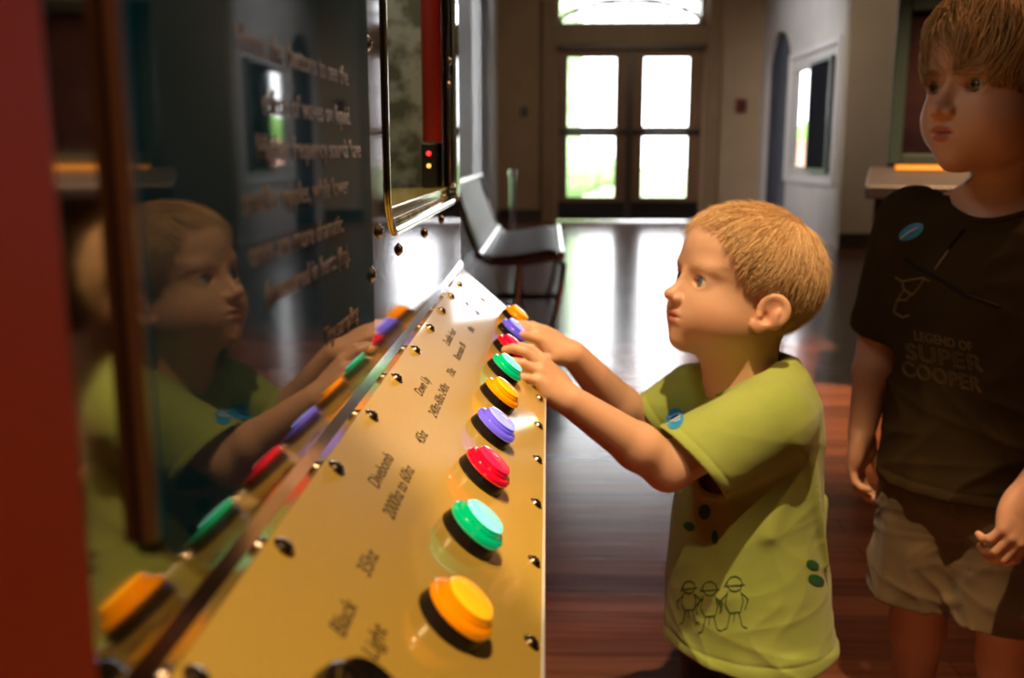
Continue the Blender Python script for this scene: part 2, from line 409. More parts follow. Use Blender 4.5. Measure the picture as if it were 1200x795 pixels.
# small things on the walls
p = thing('wall_panel', 'tall narrow black display panel hung beside the small side window', 'display', (2.6, 9.72, 1.2))
obj('frame', box(box(box(bx(-.03, .014, -.37, -.34, -.53, .53), -.03, .014, .34, .37, -.53, .53), -.03, .014, -.34, .34, .5, .53), -.03, .014, -.34, .34, -.53, -.5), m_black, p)
obj('panel_face', bx(-.02, .014, -.34, .34, -.5, .5), mat('panel_black', (.006, .006, .009), .95, spec=.05), p)
p = thing('fire_alarm', 'small dark red box on the wall right of the entrance doors', 'alarm', (2.36, 12.502, 1.42))
obj('case', bx(-.06, .06, -.06, 0, -.08, .08), mat('alarm_red', (.12, .01, .01), .4), p, bevel=.008)
obj('lever', bx(-.03, .03, -.075, -.06, -.02, .02), mat('alarm_dark', (.03, .01, .01), .4), p, bevel=.004)
p = thing('light_switch', 'small dark switch plate on the wall left of the entrance doors', 'switch', (-.3, 12.5, 1.35))
obj('plate', bx(-.045, .045, -.012, 0, -.06, .06), mat('plate_brown', (.06, .04, .03), .4), p, bevel=.003); obj('rocker', bx(-.015, .015, -.02, -.012, -.03, .03), m_black, p)
# stanchion post near the bench
p = thing('barrier_post', 'slim chrome barrier post standing beyond the bench', 'post', (-.29, 8.2, 0))
obj('base', lathe([(0, 0), (.13, 0), (.13, .012), (.03, .03), (0, .03)]), m_chrome, p, auto=40)
obj('pole', lathe([(0, .028), (.022, .028), (.022, .66), (0, .66)]), m_chrome, p, auto=40)
obj('cap', lathe([(0, .655), (.03, .655), (.034, .68), (.03, .71), (0, .72)]), m_chrome, p, auto=40)

# bench: slung seat between chrome side frames
b = thing('bench', 'low lounge bench with slung seat and shiny chrome rails by the left wall', 'bench', (0, 0, 0))
YB0, YB1 = 4.3, 5.9
prof = [(-.40, .72), (-.375, .62), (-.33, .50), (-.30, .42), (-.25, .392), (-.15, .40), (0.0, .425), (.05, .42)]
m_sling = mottled('sling_vinyl', (.34, .31, .29), (.40, .36, .33), 30, .42)
bm = bmesh.new(); Ys = np.linspace(YB0, YB1, 9); g = []
for y in Ys: g.append([(bm.verts.new((x, y, z)), bm.verts.new((x+.003, y, z-.028))) for x, z in prof])
for i in range(8):
    for j in range(len(prof)-1):
        for s in (0, 1):
            f = [g[i][j][s], g[i][j+1][s], g[i+1][j+1][s], g[i+1][j][s]]; bm.faces.new(f if s else f[::-1])
for i in (0, 8):
    for j in range(len(prof)-1): bm.faces.new([g[i][j][0], g[i][j][1], g[i][j+1][1], g[i][j+1][0]])
bmesh.ops.recalc_face_normals(bm, faces=bm.faces)
obj('sling_seat', bm, m_sling, b, smooth=True)
for x, z, r in ((-.405, .725, .018), (-.302, .412, .02), (.06, .415, .02)):
    obj('rail', tube([(x, YB0-.02, z), (x, YB1+.02, z)], r, 14), m_chrome, b, auto=40)
for y in (YB0+.03, YB1-.03):
    path = [(-.40, .715), (-.36, .56), (-.31, .41), (-.24, .375), (-.1, .38), (.03, .40), (.075, .37), (.06, .25), (.03, .1), (.0, .012)]
    obj('side_frame', tube([(x, y, z) for x, z in path], .014, 12), m_chrome, b, auto=40)
    obj('leg', tube([(-.12, y, .375), (-.135, y, .2), (-.15, y, .012)], .014, 12), m_chrome, b, auto=40)
    obj('foot_bar', tube([(-.30, y, .012), (.06, y, .012)], .012, 10), m_chrome, b, auto=40)

# media kiosk on the right
k = thing('media_kiosk', 'dark media kiosk with framed screen and yellow strip behind the older child', 'kiosk', (1.14, 3.5, 0), math.radians(-19))
m_kbody = mottled('kiosk_wood', (.035, .014, .010), (.055, .022, .014), 5, .65, stretch=(1, 1, .1))
obj('cabinet', prism([(0, 0), (1.15, 0), (1.15, .70), (0, .70)], .02, .6), m_kbody, k, bevel=.006)
bm = bmesh.new(); M = Matrix.Translation((0, 0, .755)) @ Matrix.Rotation(math.radians(7), 4, 'X')
box(bm, -.03, 1.18, -.08, .40, -.045, .0, M=M)
obj('desk_top', bm, mat('kiosk_grey', (.07, .068, .085), .4), k, bevel=.006)
obj('yellow_strip', box(bmesh.new(), .06, 1.1, .27, .37, .001, .012, M=M), mat('strip_yellow', (.75, .38, .06), .4), k, bevel=.003)
Ms = Matrix.Translation((0, .40, .81)) @ Matrix.Rotation(math.radians(-6), 4, 'X')
bm = bmesh.new()
for a in ((.03, .08, -.03, .06, 0, .62), (1.10, 1.15, -.03, .06, 0, .62), (.08, 1.10, -.03, .06, .57, .62), (.08, 1.10, -.03, .06, 0, .04)): box(bm, *a, M=Ms)
obj('screen_frame', bm, mat('frame_teal', (.025, .05, .055), .4), k, bevel=.006)
obj('screen', box(bmesh.new(), .08, 1.10, -.005, .04, .04, .57, M=Ms), mottled('screen_dark', (.012, .008, .012), (.05, .025, .03), 3, .2), k)
obj('screen_back', box(bmesh.new(), .05, 1.13, .06, .12, -.12, .6, M=Ms), m_black, k)
# ================================================================ THE EXHIBIT
XW, ZJ, ANG = -.119, .7038, math.radians(41.48)   # steel wall plane, junction height, slope of the control panel
YEND, PW = 1.3458, .157
ca, sa = math.cos(ANG), math.sin(ANG)
PM = Matrix(((0, -ca, sa, XW), (1, 0, 0, 0), (0, sa, ca, ZJ), (0, 0, 0, 1)))   # x = along panel (world +Y), y = up the slope, z = normal
def steel(name, c=(.62, .62, .64), r=.12, aniso=.25):
    m = mat(name, c, r, 1); ns, ls, b = nodes(m)
    tc = N(m, 'ShaderNodeTexCoord'); mp = N(m, 'ShaderNodeMapping'); mp.inputs['Scale'].default_value = (3, 3, 160)
    ls.new(tc.outputs['Object'], mp.inputs[0]); n = N(m, 'ShaderNodeTexNoise', Scale=4, Detail=4); ls.new(mp.outputs[0], n.inputs['Vector'])
    rr = N(m, 'ShaderNodeMapRange'); rr.inputs['To Min'].default_value = r*.8; rr.inputs['To Max'].default_value = r*1.3
    ls.new(n.outputs['Fac'], rr.inputs[0]); ls.new(rr.outputs[0], b.inputs['Roughness'])
    return m
m_steel = steel('polished_steel', (.42, .42, .43), .06)
m_screw = mat('screw_steel', (.42, .33, .24), .25, 1)
m_red = mottled('red_laminate', (.50, .035, .010), (.55, .042, .012), 5, .6)
def gold_mat():
    m = mottled('gold_laminate', (.49, .33, .060), (.54, .365, .072), 900, .32, coat=.8, det=2)
    ns, ls, b = nodes(m)
    return m
m_gold = gold_mat()

con = thing('control_console', 'gold sloping control console with lit round buttons, black captions and dome screws', 'console', (-.2, .6, 0))
def cobj(*a, **k): o = obj(*a, **k); return worldparent(o, con)
def screw_mesh(name, r=.0042):
    bm = lathe([(r*1.25, 0), (r*1.3, .0006), (r*1.25, .001), (r, .0012), (r*.85, .0024), (r*.5, .0031), (0, .0034)][::-1], 20)
    # cross recess
    for a in (0, PI/2): box(bm, -r*.5, r*.5, -r*.09, r*.09, .0026, .00352, M=Matrix.Rotation(a, 4, 'Z'), mi=1)
    bmesh.ops.recalc_face_normals(bm, faces=bm.faces)
    me = bpy.data.meshes.new(name); bm.to_mesh(me); bm.free(); me.materials.append(m_screw); me.materials.append(m_black)
    me.polygons.foreach_set('use_smooth', np.ones(len(me.polygons), bool)); me.set_sharp_from_angle(angle=math.radians(35))
    return me
screw_me = screw_mesh('screw')
bpy.context.view_layer.update()
def put(name, me, parent, Mw):
    o = bpy.data.objects.new(name, me); C.objects.link(o); o.parent = parent
    o.matrix_parent_inverse = parent.matrix_world.inverted(); o.matrix_world = Mw
    return o
# carcass and the gold sheet
cobj('cabinet', prism([(-.46, 0), (-.05, 0), (-.05, .09), (-.02, .10), (-.008, .585), (-.122, .690), (-.46, .690)], -.55, YEND-.006), m_red, bevel=.002)
sheet = bmesh.new(); box(sheet, -.5, YEND, -PW, 0, -.004, 0, M=PM)
cobj('control_panel', sheet, m_gold, bevel=.0008)
m_edge = mat('clear_edge', (.8, .82, .85), .08, coat=1, spec=1)
cobj('edge_strip', box(bmesh.new(), -.5, YEND, -PW-.0016, -PW, -.006, .0004, M=PM), m_edge)
bm = prism([(XW, ZJ), (XW+.0035, ZJ-.0028), (XW+.0035, ZJ+.0035), (XW, ZJ+.0095)], .228, YEND)
strip_mat = (steel('strip_steel', (.6, .6, .66), .10)); strip_bm = bm
for i, w in [(j, .0118) for j in range(-1, 12)]:
    y = .386+.1049*i
    if y < YEND-.02: put('screw', screw_me, con, PM @ Matrix.Translation((y, -w, 0)) @ Matrix.Rotation(i*1.7, 4, 'Z'))
for i in range(-1, 9):
    y = .479+.1045*i
    put('screw', screw_me, con, PM @ Matrix.Translation((y, -.1492, 0)) @ Matrix.Rotation(i*2.3, 4, 'Z'))
# lit push buttons
def lens_mats(nm, col, e_rim, cap_col, e_cap):
    a = mat(nm+'_rim', col, .12, emit=col, es=e_rim, coat=1); b = mat(nm+'_cap', col, .1, emit=cap_col, es=e_cap, coat=1)
    return a, b
LM = {'orange': lens_mats('orange', (.95, .30, .0), .22, (1, .42, .01), 1.05), 'green': lens_mats('green', (.0, .50, .20), .35, (.42, 1, .75), 1.25),
      'red': lens_mats('red', (.70, .004, .03), .20, (1, .03, .09), .95), 'violet': lens_mats('violet', (.14, .11, .80), .40, (.45, .47, 1), 1.3)}
m_base = mat('button_black', (.012, .009, .008), .22)
base_me = {}
def button_meshes():
    bm = lathe([(0, -.02), (.0135, -.02), (.0135, 0), (.0186, 0), (.0190, .0012), (.0178, .0075), (.0162, .0085), (0, .0085)], 48)
    bmesh.ops.recalc_face_normals(bm, faces=bm.faces)
    b = bpy.data.meshes.new('base_ring'); bm.to_mesh(b); bm.free(); b.materials.append(m_base)
    L = {}
    for c, (r_, c_) in LM.items():
        prof = [(.0162, .0078), (.0184, .0080), (.0188, .0092), (.0184, .0112), (.0172, .0124), (.0150, .0128), (.0147, .0146), (.0138, .0152), (.0135, .0170), (.0122, .0184), (.0085, .0192), (.004, .0195), (0, .0196)]
        bm = lathe(prof, 56, mis=[0]*7+[0]+[1]*5)
        bmesh.ops.recalc_face_normals(bm, faces=bm.faces)
        me = bpy.data.meshes.new('lens'); bm.to_mesh(me); bm.free(); me.materials.append(r_); me.materials.append(c_); L[c] = me
    for me in [b, *L.values()]:
        me.polygons.foreach_set('use_smooth', np.ones(len(me.polygons), bool)); me.set_sharp_from_angle(angle=math.radians(28))
    return b, L
base_m, lens_m = button_meshes()
BY = [.4335+.1062*i for i in range(9)]; BC = ['orange', 'green', 'red', 'violet']; BW = .0975
for i, y in enumerate(BY):
    c = BC[i % 4]; Mb = PM @ Matrix.Translation((y, -BW, 0))
    b = bpy.data.objects.new('push_button', None); C.objects.link(b); b.empty_display_size = .02
    b.parent = con; b.matrix_parent_inverse = con.matrix_world.inverted(); b.matrix_world = Mb; b['label'] = f'round lit {"blue-violet" if c == "violet" else c} push button'
    for nm, me in (('base_ring', base_m), ('lens', lens_m[c])):
        o = bpy.data.objects.new(nm, me); C.objects.link(o); o.parent = b
# black jack in the foreground
k = bpy.data.objects.new('black_button', None); C.objects.link(k); k.parent = con; k.matrix_parent_inverse = con.matrix_world.inverted(); k.matrix_world = PM @ Matrix.Translation((.322, -.066, 0)); k['label'] = 'unlit black round button'
obj('base_ring', lathe([(0, 0), (.0192, 0), (.0194, .0015), (.018, .007), (.0165, .008), (0, .008)][::-1], 48), m_base, k, auto=30)
obj('button_cap', lathe([(.0150, .0078), (.0150, .0120), (.0140, .0135), (.0120, .0132), (.006, .0118), (0, .0115)][::-1], 48), mat('gloss_black', (.008, .006, .006), .12, coat=1), k, auto=30)
# captions
m_ink = mat('black_ink', (.025, .014, .010), .5)
def caption(s, y0, w, size, sx, align='CENTER'):
    me = text_mesh(s, size, Matrix.Identity(4), sx, .00005, align, 1.0, .00008)
    me.materials.append(m_ink)
    return put('caption', me, con, PM @ Matrix.Translation((y0, -w, .00012)))
for s, y, w in (('Black', .373, .0535), ('Light', .374, .0700), ('35hz', .428, .0535), ('Divebomb', .5345, .0385), ('2000hz to 60hz', .528, .0535), ('45hz', .6315, .0525),
                ('Down Up', .734, .0365), ('240hz-60hz-240hz', .7367, .0535), ('75hz', .8314, .0535), ('Zombie Heart', .9425, .0375), ('Resonates 80-', .924, .0530), ('30hz', .973, .0, ),
                ('90hz', 1.045, .0545), ('Dive', 1.150, .0365), ('60hz', 1.1527, .053), ('20hz', 1.255, .053)):
    if w <= 0: continue
    caption(s, y, w-.0012, .0118, 1.12)

# backboard of polished steel, with the red panel at its near end
bb = thing('exhibit_backboard', 'upright polished steel backboard behind the gold console', 'panel', (-.3, .8, ZJ+.002))
ZT = 1.75
steel_o = worldparent(obj('steel_sheet', bx(XW-.006, XW, .225, YEND, ZJ+.0, ZT), m_steel), bb)
carc_o = worldparent(obj('carcass', bx(-.46, XW-.006, -.55, YEND-.004, ZJ+.0, ZT), mat('carcass_dark', (.03, .02, .018), .5)), bb)
worldparent(obj('junction_strip', strip_bm, strip_mat), bb)
worldparent(obj('red_panel', bx(XW-.006, XW+.006, -.55, .226, ZJ+.004, ZT), m_red, bevel=.002), bb)
WM = Matrix(((0, 0, 1, XW), (1, 0, 0, 0), (0, 1, 0, 0), (0, 0, 0, 1)))     # x = world Y, y = world Z, z = out of the wall
bpy.context.view_layer.update()
for y, z in ((.664, .930), (.690, .805), (.628, .782), (.782, .783), (.948, .783), (1.103, .786), (1.215, .967), (1.20, .938), (.664, 1.08), (.628, 1.18), (1.30, .80)):
    put('screw', screw_me, bb, WM @ Matrix.Translation((y, z, .0052 if y < .63 else 0)))
# blue text sign
sg = thing('text_sign', 'deep blue glossy sign with tan lettering mounted on the steel backboard', 'sign', (XW, .48, .75))
m_blue = mat('blue_gloss', (.003, .055, .115), .03, spec=.22)
def rrect(bm, x0, x1, y0, y1, r, z0, z1, M, rr=(1, 1, 1, 1)):
    P = []
    for (cx, cy, a0, on) in ((x1-r, y1-r, 0, rr[0]), (x0+r, y1-r, 90, rr[1]), (x0+r, y0+r, 180, rr[2]), (x1-r, y0+r, 270, rr[3])):
        for i in range(9):
            a = math.radians(a0+i*90/8); P.append((cx+r*math.cos(a), cy+r*math.sin(a)))
    A = [bm.verts.new(M @ Vector((x, y, z1))) for x, y in P]; B = [bm.verts.new(M @ Vector((x, y, z0))) for x, y in P]
    bm.faces.new(A); bm.faces.new(B[::-1])
    for i in range(len(P)): bm.faces.new([A[i-1], B[i-1], B[i], A[i]])
    bmesh.ops.recalc_face_normals(bm, faces=bm.faces); return bm
SY0, SY1, SZ0 = .274, .638, .7365
worldparent(obj('sign_face', rrect(bmesh.new(), SY0, SY1, SZ0, 1.45, .012, .001, .005, WM), m_blue), sg)
worldparent(obj('edge_band', bx(XW+.0005, XW+.0045, .2675, SY0+.0002, SZ0+.01, 1.44), mat('edge_orange', (.07, .025, .012), .3, coat=.5), bevel=.001), sg)
m_tan = mat('sign_tan', (.17, .10, .06), .5)
bpy.context.view_layer.update()
lines = ['Press the buttons to see the', 'effect of waves on liquid.', 'Higher frequency sounds have', 'smaller ripples, while lower', 'ones are more dramatic.', '(measured in hertz (hz).', '', 'Try sampling']
ends = [.572, .576, .604, .5625, .5475, .5615, 0, .582]; tops = [.901, .8793, .861, .8409, .8206, .8025, 0, .7653]
for i, s in enumerate(lines):
    if not s: continue
    me = text_mesh(s, .0145, Matrix.Identity(4), 1.22, .0001, 'RIGHT', 1, .0001); me.materials.append(m_tan)
    z = tops[i]-.0042
    put('lettering', me, sg, WM @ Matrix.Translation((ends[i], z, .0053)))

# the viewing chamber further along: a round-cornered opening cut into the steel, with a lit compartment behind
VY0, VY1, VZ0, VZ1 = .733, 1.275, .799, 1.42
def cut(o, cutter_bm):
    cm = bpy.data.meshes.new('c'); cutter_bm.to_mesh(cm); cutter_bm.free(); co_ = bpy.data.objects.new('c', cm); C.objects.link(co_)
    md = o.modifiers.new('x', 'BOOLEAN'); md.operation = 'DIFFERENCE'; md.object = co_; md.solver = 'EXACT'
    bpy.context.view_layer.update()
    dg = bpy.context.evaluated_depsgraph_get(); me = bpy.data.meshes.new_from_object(o.evaluated_get(dg)); o.modifiers.clear(); o.data = me
    bpy.data.objects.remove(co_)
cut(steel_o, rrect(bmesh.new(), VY0, VY1, VZ0, VZ1, .035, -.02, .02, WM))
cut(carc_o, bx(XW-.24, XW+.02, VY0, VY1, VZ0, VZ1))
vw = thing('viewing_chamber', 'open round-cornered viewing chamber with mottled olive lining, red post and red light', 'chamber', (XW-.1, 1.0, VZ0))
m_olive = mottled('olive_lining', (.13, .125, .075), (.42, .41, .32), 34, .6, lo=.40, hi=.60, det=2)
m_liquid = mottled('olive_liquid', (.30, .26, .07), (.36, .32, .10), 12, .12, coat=.5)
t = .004; a = (XW-.236, XW-.007, VY0+.001, VY1-.001, VZ0+.001, VZ1-.001)
bm = bmesh.new()
box(bm, a[0], a[0]+t, a[2], a[3], a[4], a[5]); box(bm, a[0]+t, a[1], a[2], a[2]+t, a[4], a[5]); box(bm, a[0]+t, a[1], a[3]-t, a[3], a[4], a[5])
box(bm, a[0]+t, a[1], a[2]+t, a[3]-t, a[5]-t, a[5]); box(bm, a[0]+t, a[1], a[2]+t, a[3]-t, a[4], a[4]+t)
worldparent(obj('lining', bm, m_olive), vw)
worldparent(obj('tray', bx(a[0]+t, a[1]-.001, a[2]+t, a[3]-t, a[4]+t, a[4]+t+.012), m_liquid, bevel=.002), vw)
bm = bmesh.new(); P = []; r = .035
for (cx, cy, a0) in ((VY1-r, VZ1-r, 0), (VY0+r, VZ1-r, 90), (VY0+r, VZ0+r, 180), (VY1-r, VZ0+r, 270)):
    for i in range(9): q = math.radians(a0+i*90/8); P.append((cx, cy, math.cos(q), math.sin(q)))
rings = []
for (ins, z) in ((-.004, .0003), (-.004, .0016), (-.002, .0026), (.001, .0026), (.003, .0012), (.003, -.0058)):
    rings.append([bm.verts.new(WM @ Vector((cx+(r-ins)*c_, cy+(r-ins)*s_, z))) for cx, cy, c_, s_ in P])
for A, B in zip(rings, rings[1:]):
    for i in range(len(P)): bm.faces.new([A[i-1], A[i], B[i], B[i-1]])
bmesh.ops.recalc_face_normals(bm, faces=bm.faces)
worldparent(obj('polished_rim', bm, steel('rim_steel', (.62, .60, .45), .12), auto=40), vw)
m_pred = mat('post_red', (.28, .016, .008), .4)
worldparent(obj('red_post', lathe([(0, 0), (.012, 0), (.012, .49), (0, .53)], 24, M=Matrix.Translation((XW-.024, 1.235, .872))), m_pred, auto=40), vw)
worldparent(obj('steel_post', lathe([(0, 0), (.009, 0), (.009, .59), (0, .59)], 24, M=Matrix.Translation((XW-.012, 1.25, .817))), m_steel, auto=40), vw)
worldparent(obj('control_block', bx(XW-.036, XW-.018, 1.22, 1.255, .817, .870), m_black, bevel=.002), vw)
for dz, nm, cc, es in ((.858, 'red', (1, .02, .02), 4), (.843, 'amber', (1, .5, .1), 1.5)):
    worldparent(obj('indicator_light', lathe([(0, 0), (.0028, 0), (.0028, .0015), (0, .0025)], 20, M=Matrix(((1, 0, 0, XW-.027), (0, 0, -1, 1.22), (0, 1, 0, dz), (0, 0, 0, 1)))), mat('led_'+nm, cc, .3, emit=cc, es=es)), vw)
worldparent(obj('light_strip', bx(XW-.12, XW-.06, .85, 1.2, VZ1-.014, VZ1-.006), mat('strip_light', (.9, .9, .85), .5, emit=(1, .97, .85), es=13)), vw)
# ================================================================ PEOPLE
def skin_mat(name, base, lip, blush, head, sc):
    """skin whose lips, cheeks and ears differ in colour through a vertex attribute"""
    m = mat(name, base, .42, sss=.2); ns, ls, b = nodes(m); b.inputs['Specular IOR Level'].default_value = .45
    a = N(m, 'ShaderNodeVertexColor', layer_name='skin'); tc = N(m, 'ShaderNodeTexCoord')
    n = N(m, 'ShaderNodeTexNoise', Scale=60, Detail=4); ls.new(tc.outputs['Object'], n.inputs['Vector'])
    mx = N(m, 'ShaderNodeMix'); mx.data_type = 'RGBA'; mx.blend_type = 'MULTIPLY'; mx.inputs[0].default_value = .25
    ls.new(a.outputs['Color'], mx.inputs[6]); ls.new(n.outputs['Color'], mx.inputs[7])
    ls.new(a.outputs['Color'], b.inputs['Base Color'])
    n2 = N(m, 'ShaderNodeTexNoise', Scale=500, Detail=2); ls.new(tc.outputs['Object'], n2.inputs['Vector'])
    bp = N(m, 'ShaderNodeBump', Strength=.08, Distance=.001); ls.new(n2.outputs['Fac'], bp.inputs['Height']); ls.new(bp.outputs[0], b.inputs['Normal'])
    return m
def coords(me):
    a = np.empty(len(me.vertices)*3, np.float32); me.vertices.foreach_get('co', a); return a.reshape(-1, 3).astype(float)
def paint(me, base, masks):
    P = coords(me); col = np.tile(np.array(base, float), (len(P), 1))
    for fn, c in masks:
        w = np.clip(fn(P), 0, 1)[:, None]; col = col*(1-w)+np.array(c)*w
    at_ = me.color_attributes.new('skin', 'FLOAT_COLOR', 'POINT')
    at_.data.foreach_set('color', np.concatenate([col, np.ones((len(P), 1))], 1).astype(np.float32).ravel())
def blob(c, r, fr, hard=1.5):
    c = np.array(c, float); r = np.array(r, float)
    return lambda P: hard*(1-np.sqrt((((fr.loc(P)-c)/r)**2).sum(-1)))

def skull_ops(H):
    return [('u', ell((-14, 0, 32), (84, 67, 66), H), .02), ('u', ell((-34, 0, 12), (64, 59, 58), H), .02),
            ('u', ell((28, 0, 36), (49, 55, 46), H), .02)]
def head_ops(H, chub=1., mouth=0.):
    o = skull_ops(H); s = H.sc*1000
    def k(x): return x*H.sc
    E = lambda c, r, kk: o.append(('u', ell(c, r, H), k(kk)))
    E((34, 0, -22), (43, 53, 50), 22)
    E((30, 0, -48), (38, 44*chub, 34), 18)
    for q in (1, -1):
        E((44, 28*q, -36), (26, 22*chub, 26), 22)       # cheeks
        E((14, 40*q, -42), (28, 14*chub, 24), 24)       # jaw
        E((58, 25*q, 17), (13, 19, 7), 16)               # brows
    E((24, 0, -60), (36, 34, 22), 20)
    E((58, 0, -74), (18, 18, 14), 14)                   # chin
    E((60, 0, -48), (18.5, 27, 22), 16)                   # muzzle
    o.append(('u', cap((71, 0, 6), (84, 0, -19), 5.5, 7.5, H), k(9)))
    E((88.5, 0, -22), (8.6, 8.6, 7.8), 5)
    for q in (1, -1):
        E((81.5, 9.5*q, -25.5), (7.5, 5.6, 5.8), 3)
    for q in (1, -1):
        o.append(('s', ell((83, 26*q, -1), (10.0, 16, 10), H), k(12)))          # sockets
    for q in (1, -1):
        E((57.2, 27*q, 0), (14.4, 14.8, 13.8), 5)       # lids over the eyeball
    for q in (1, -1):
        o.append(('s', ell((73, 27.5*q, -.2), (14, 12.0, 6.5), H), k(1.6)))
        o.append(('s', ell((57, 27*q, 0), (12.6, 12.6, 12.6), H), k(.5)))
        o.append(('s', ell((86, 4.6*q, -30), (3.0, 2.4, 2.6), H), k(2)))     # nostrils
    E((76.8, 0, -42.6), (6.8, 19, 4.0), 4); E((78.2, 5.0, -41.8), (5.4, 6, 3.4), 4); E((78.2, -5.0, -41.8), (5.4, 6, 3.4), 4)
    E((75.6, 0, -51.6), (6.8, 17, 4.4), 4.5)
    o.append(('s', ell((84, 0, -47.0), (9, 21, 1.0+mouth), H), k(1.6)))
    o.append(('s', ell((84, 0, -34.5), (3.4, 2.2, 4.5), H), k(3)))            # philtrum
    for q in (1, -1):                                    # ears
        T = Matrix.Rotation(math.radians(-28*q), 3, 'Z') @ Matrix.Rotation(math.radians(-10), 3, 'Y')
        A = np.array(T)
        def earp(c): return tuple(np.array((-6, 65*q, -21))+A @ np.array(c, float))
        def ee(c, r, typ, kk):
            c = np.array(earp(c)); r = np.array(r, float)
            def f(P, c=c, r=r, A=A):
                qv = (H.loc(P)-c) @ A; k0 = np.sqrt(((qv/r)**2).sum(-1)); k1 = np.sqrt(((qv/r**2)**2).sum(-1))+1e-9
                return k0*(k0-1)/k1*H.sc
            o.append((typ, f, k(kk)))
        ee((-6, 3*q, 4), (20, 5.5, 22), 'u', 3); ee((3, 3*q, -17), (10, 5, 9), 'u', 3)
        ee((-5, 8*q, 5), (14.0, 5.4, 16.5), 's', 2.5)
        ee((-11, 4.5*q, -1), (5, 4, 11), 'u', 3); ee((1, 7*q, -5), (6.5, 7, 7.5), 's', 2.5)
        ee((7.5, 3*q, -6), (4, 4.5, 5), 'u', 3)
    return o
def ear_center(H, q): return (-8, 63*q, -22)

def hand_ops(F, thumb_side, curls, spread=(14, 4, -5, -15), thumb=((20, 17), 38, -10), sz=1.):
    """F: frame at the wrist, forward = along the fingers, up = back of the hand; thumb_side +1/-1 on the left axis; mm units"""
    o = []; k = lambda x: x*F.sc; t = thumb_side
    A = lambda f, kk: o.append(('u', f, k(kk)))
    A(ell((12, 0, 0), (20, 16, 12), F), 8)
    A(ell((30, 1*t, -1), (26, 22, 10), F), 8)
    A(ell((22, 15*t, -5), (20, 9, 9), F), 8)              # ball of the thumb
    A(ell((24, -15*t, -3), (22, 8, 9), F), 7)
    roots = [(50, 15.5*t, 1), (53, 5.5*t, 2), (51, -4.8*t, 1.5), (46, -14.5*t, 0)]
    L = [(20, 13, 10), (22, 14, 11), (20, 13, 10), (16, 10, 9)]; R = [6.0, 6.1, 5.8, 5.1]
    for i in range(4):
        p = np.array(roots[i], float); a = math.radians(spread[i]*t); pitch = 0; r = R[i]
        o.append(('u', cap((36, roots[i][1]*.8, 0), tuple(p), 6.5, r+.4, F), k(5)))
        for j in range(3):
            pitch += math.radians(curls[i][j]); d = np.array([math.cos(a)*math.cos(pitch), math.sin(a)*math.cos(pitch), -math.sin(pitch)])
            q = p+d*L[i][j]; r2 = r*.93
            o.append(('u', cap(tuple(p), tuple(q), r, r2, F), k(1.4))); p = q; r = r2
    (l1, l2), az, el = thumb
    p = np.array([20, 20*t, -5.]); az = math.radians(az*t); el = math.radians(el)
    o.append(('u', cap((8, 9*t, -4), tuple(p), 8.5, 7.6, F), k(6)))
    for j, (l, r, r2) in enumerate(((l1, 7.2, 6.4), (l2, 6.4, 5.4))):
        d = np.array([math.cos(az)*math.cos(el), math.sin(az)*math.cos(el), math.sin(el)]); q = p+d*l
        o.append(('u', cap(tuple(p), tuple(q), r, r2, F), k(2))); p = q; az -= math.radians(14*t)
    return o

def eyes(H, parent, iris, gaze=(1, 0, 0)):
    mw = mat('eye_white', (.72, .68, .64), .12, coat=1); mi = mat('iris', iris, .2, coat=1); mp = mat('pupil', (.004, .004, .004), .1, coat=1)
    bpy.context.view_layer.update()
    for q in (1, -1):
        c = H.w(57.3, 27*q, 0); g = H.R @ (np.array(gaze, float)/np.linalg.norm(gaze)); r = .0123*H.sc*1000
        ths = [0, 12, 22, 32, 34, 45, 65, 90, 120, 150, 180]
        prof = [(r*math.sin(math.radians(a)), r*math.cos(math.radians(a))+(.0004 if a < 32 else 0)) for a in ths]
        M = Matrix.Translation(c) @ Vector(g).to_track_quat('Z', 'Y').to_matrix().to_4x4()
        bm = bmesh.new(); n = 32; rings = []
        lathe([(0 if a in (0, 180) else p[0], p[1]) for a, p in zip(ths, prof)], n, M=M, bm=bm, mis=[2]+[1, 1]+[0]*7)
        bmesh.ops.recalc_face_normals(bm, faces=bm.faces)
        worldparent(obj('eye', bm, [mw, mi, mp], smooth=True), parent)

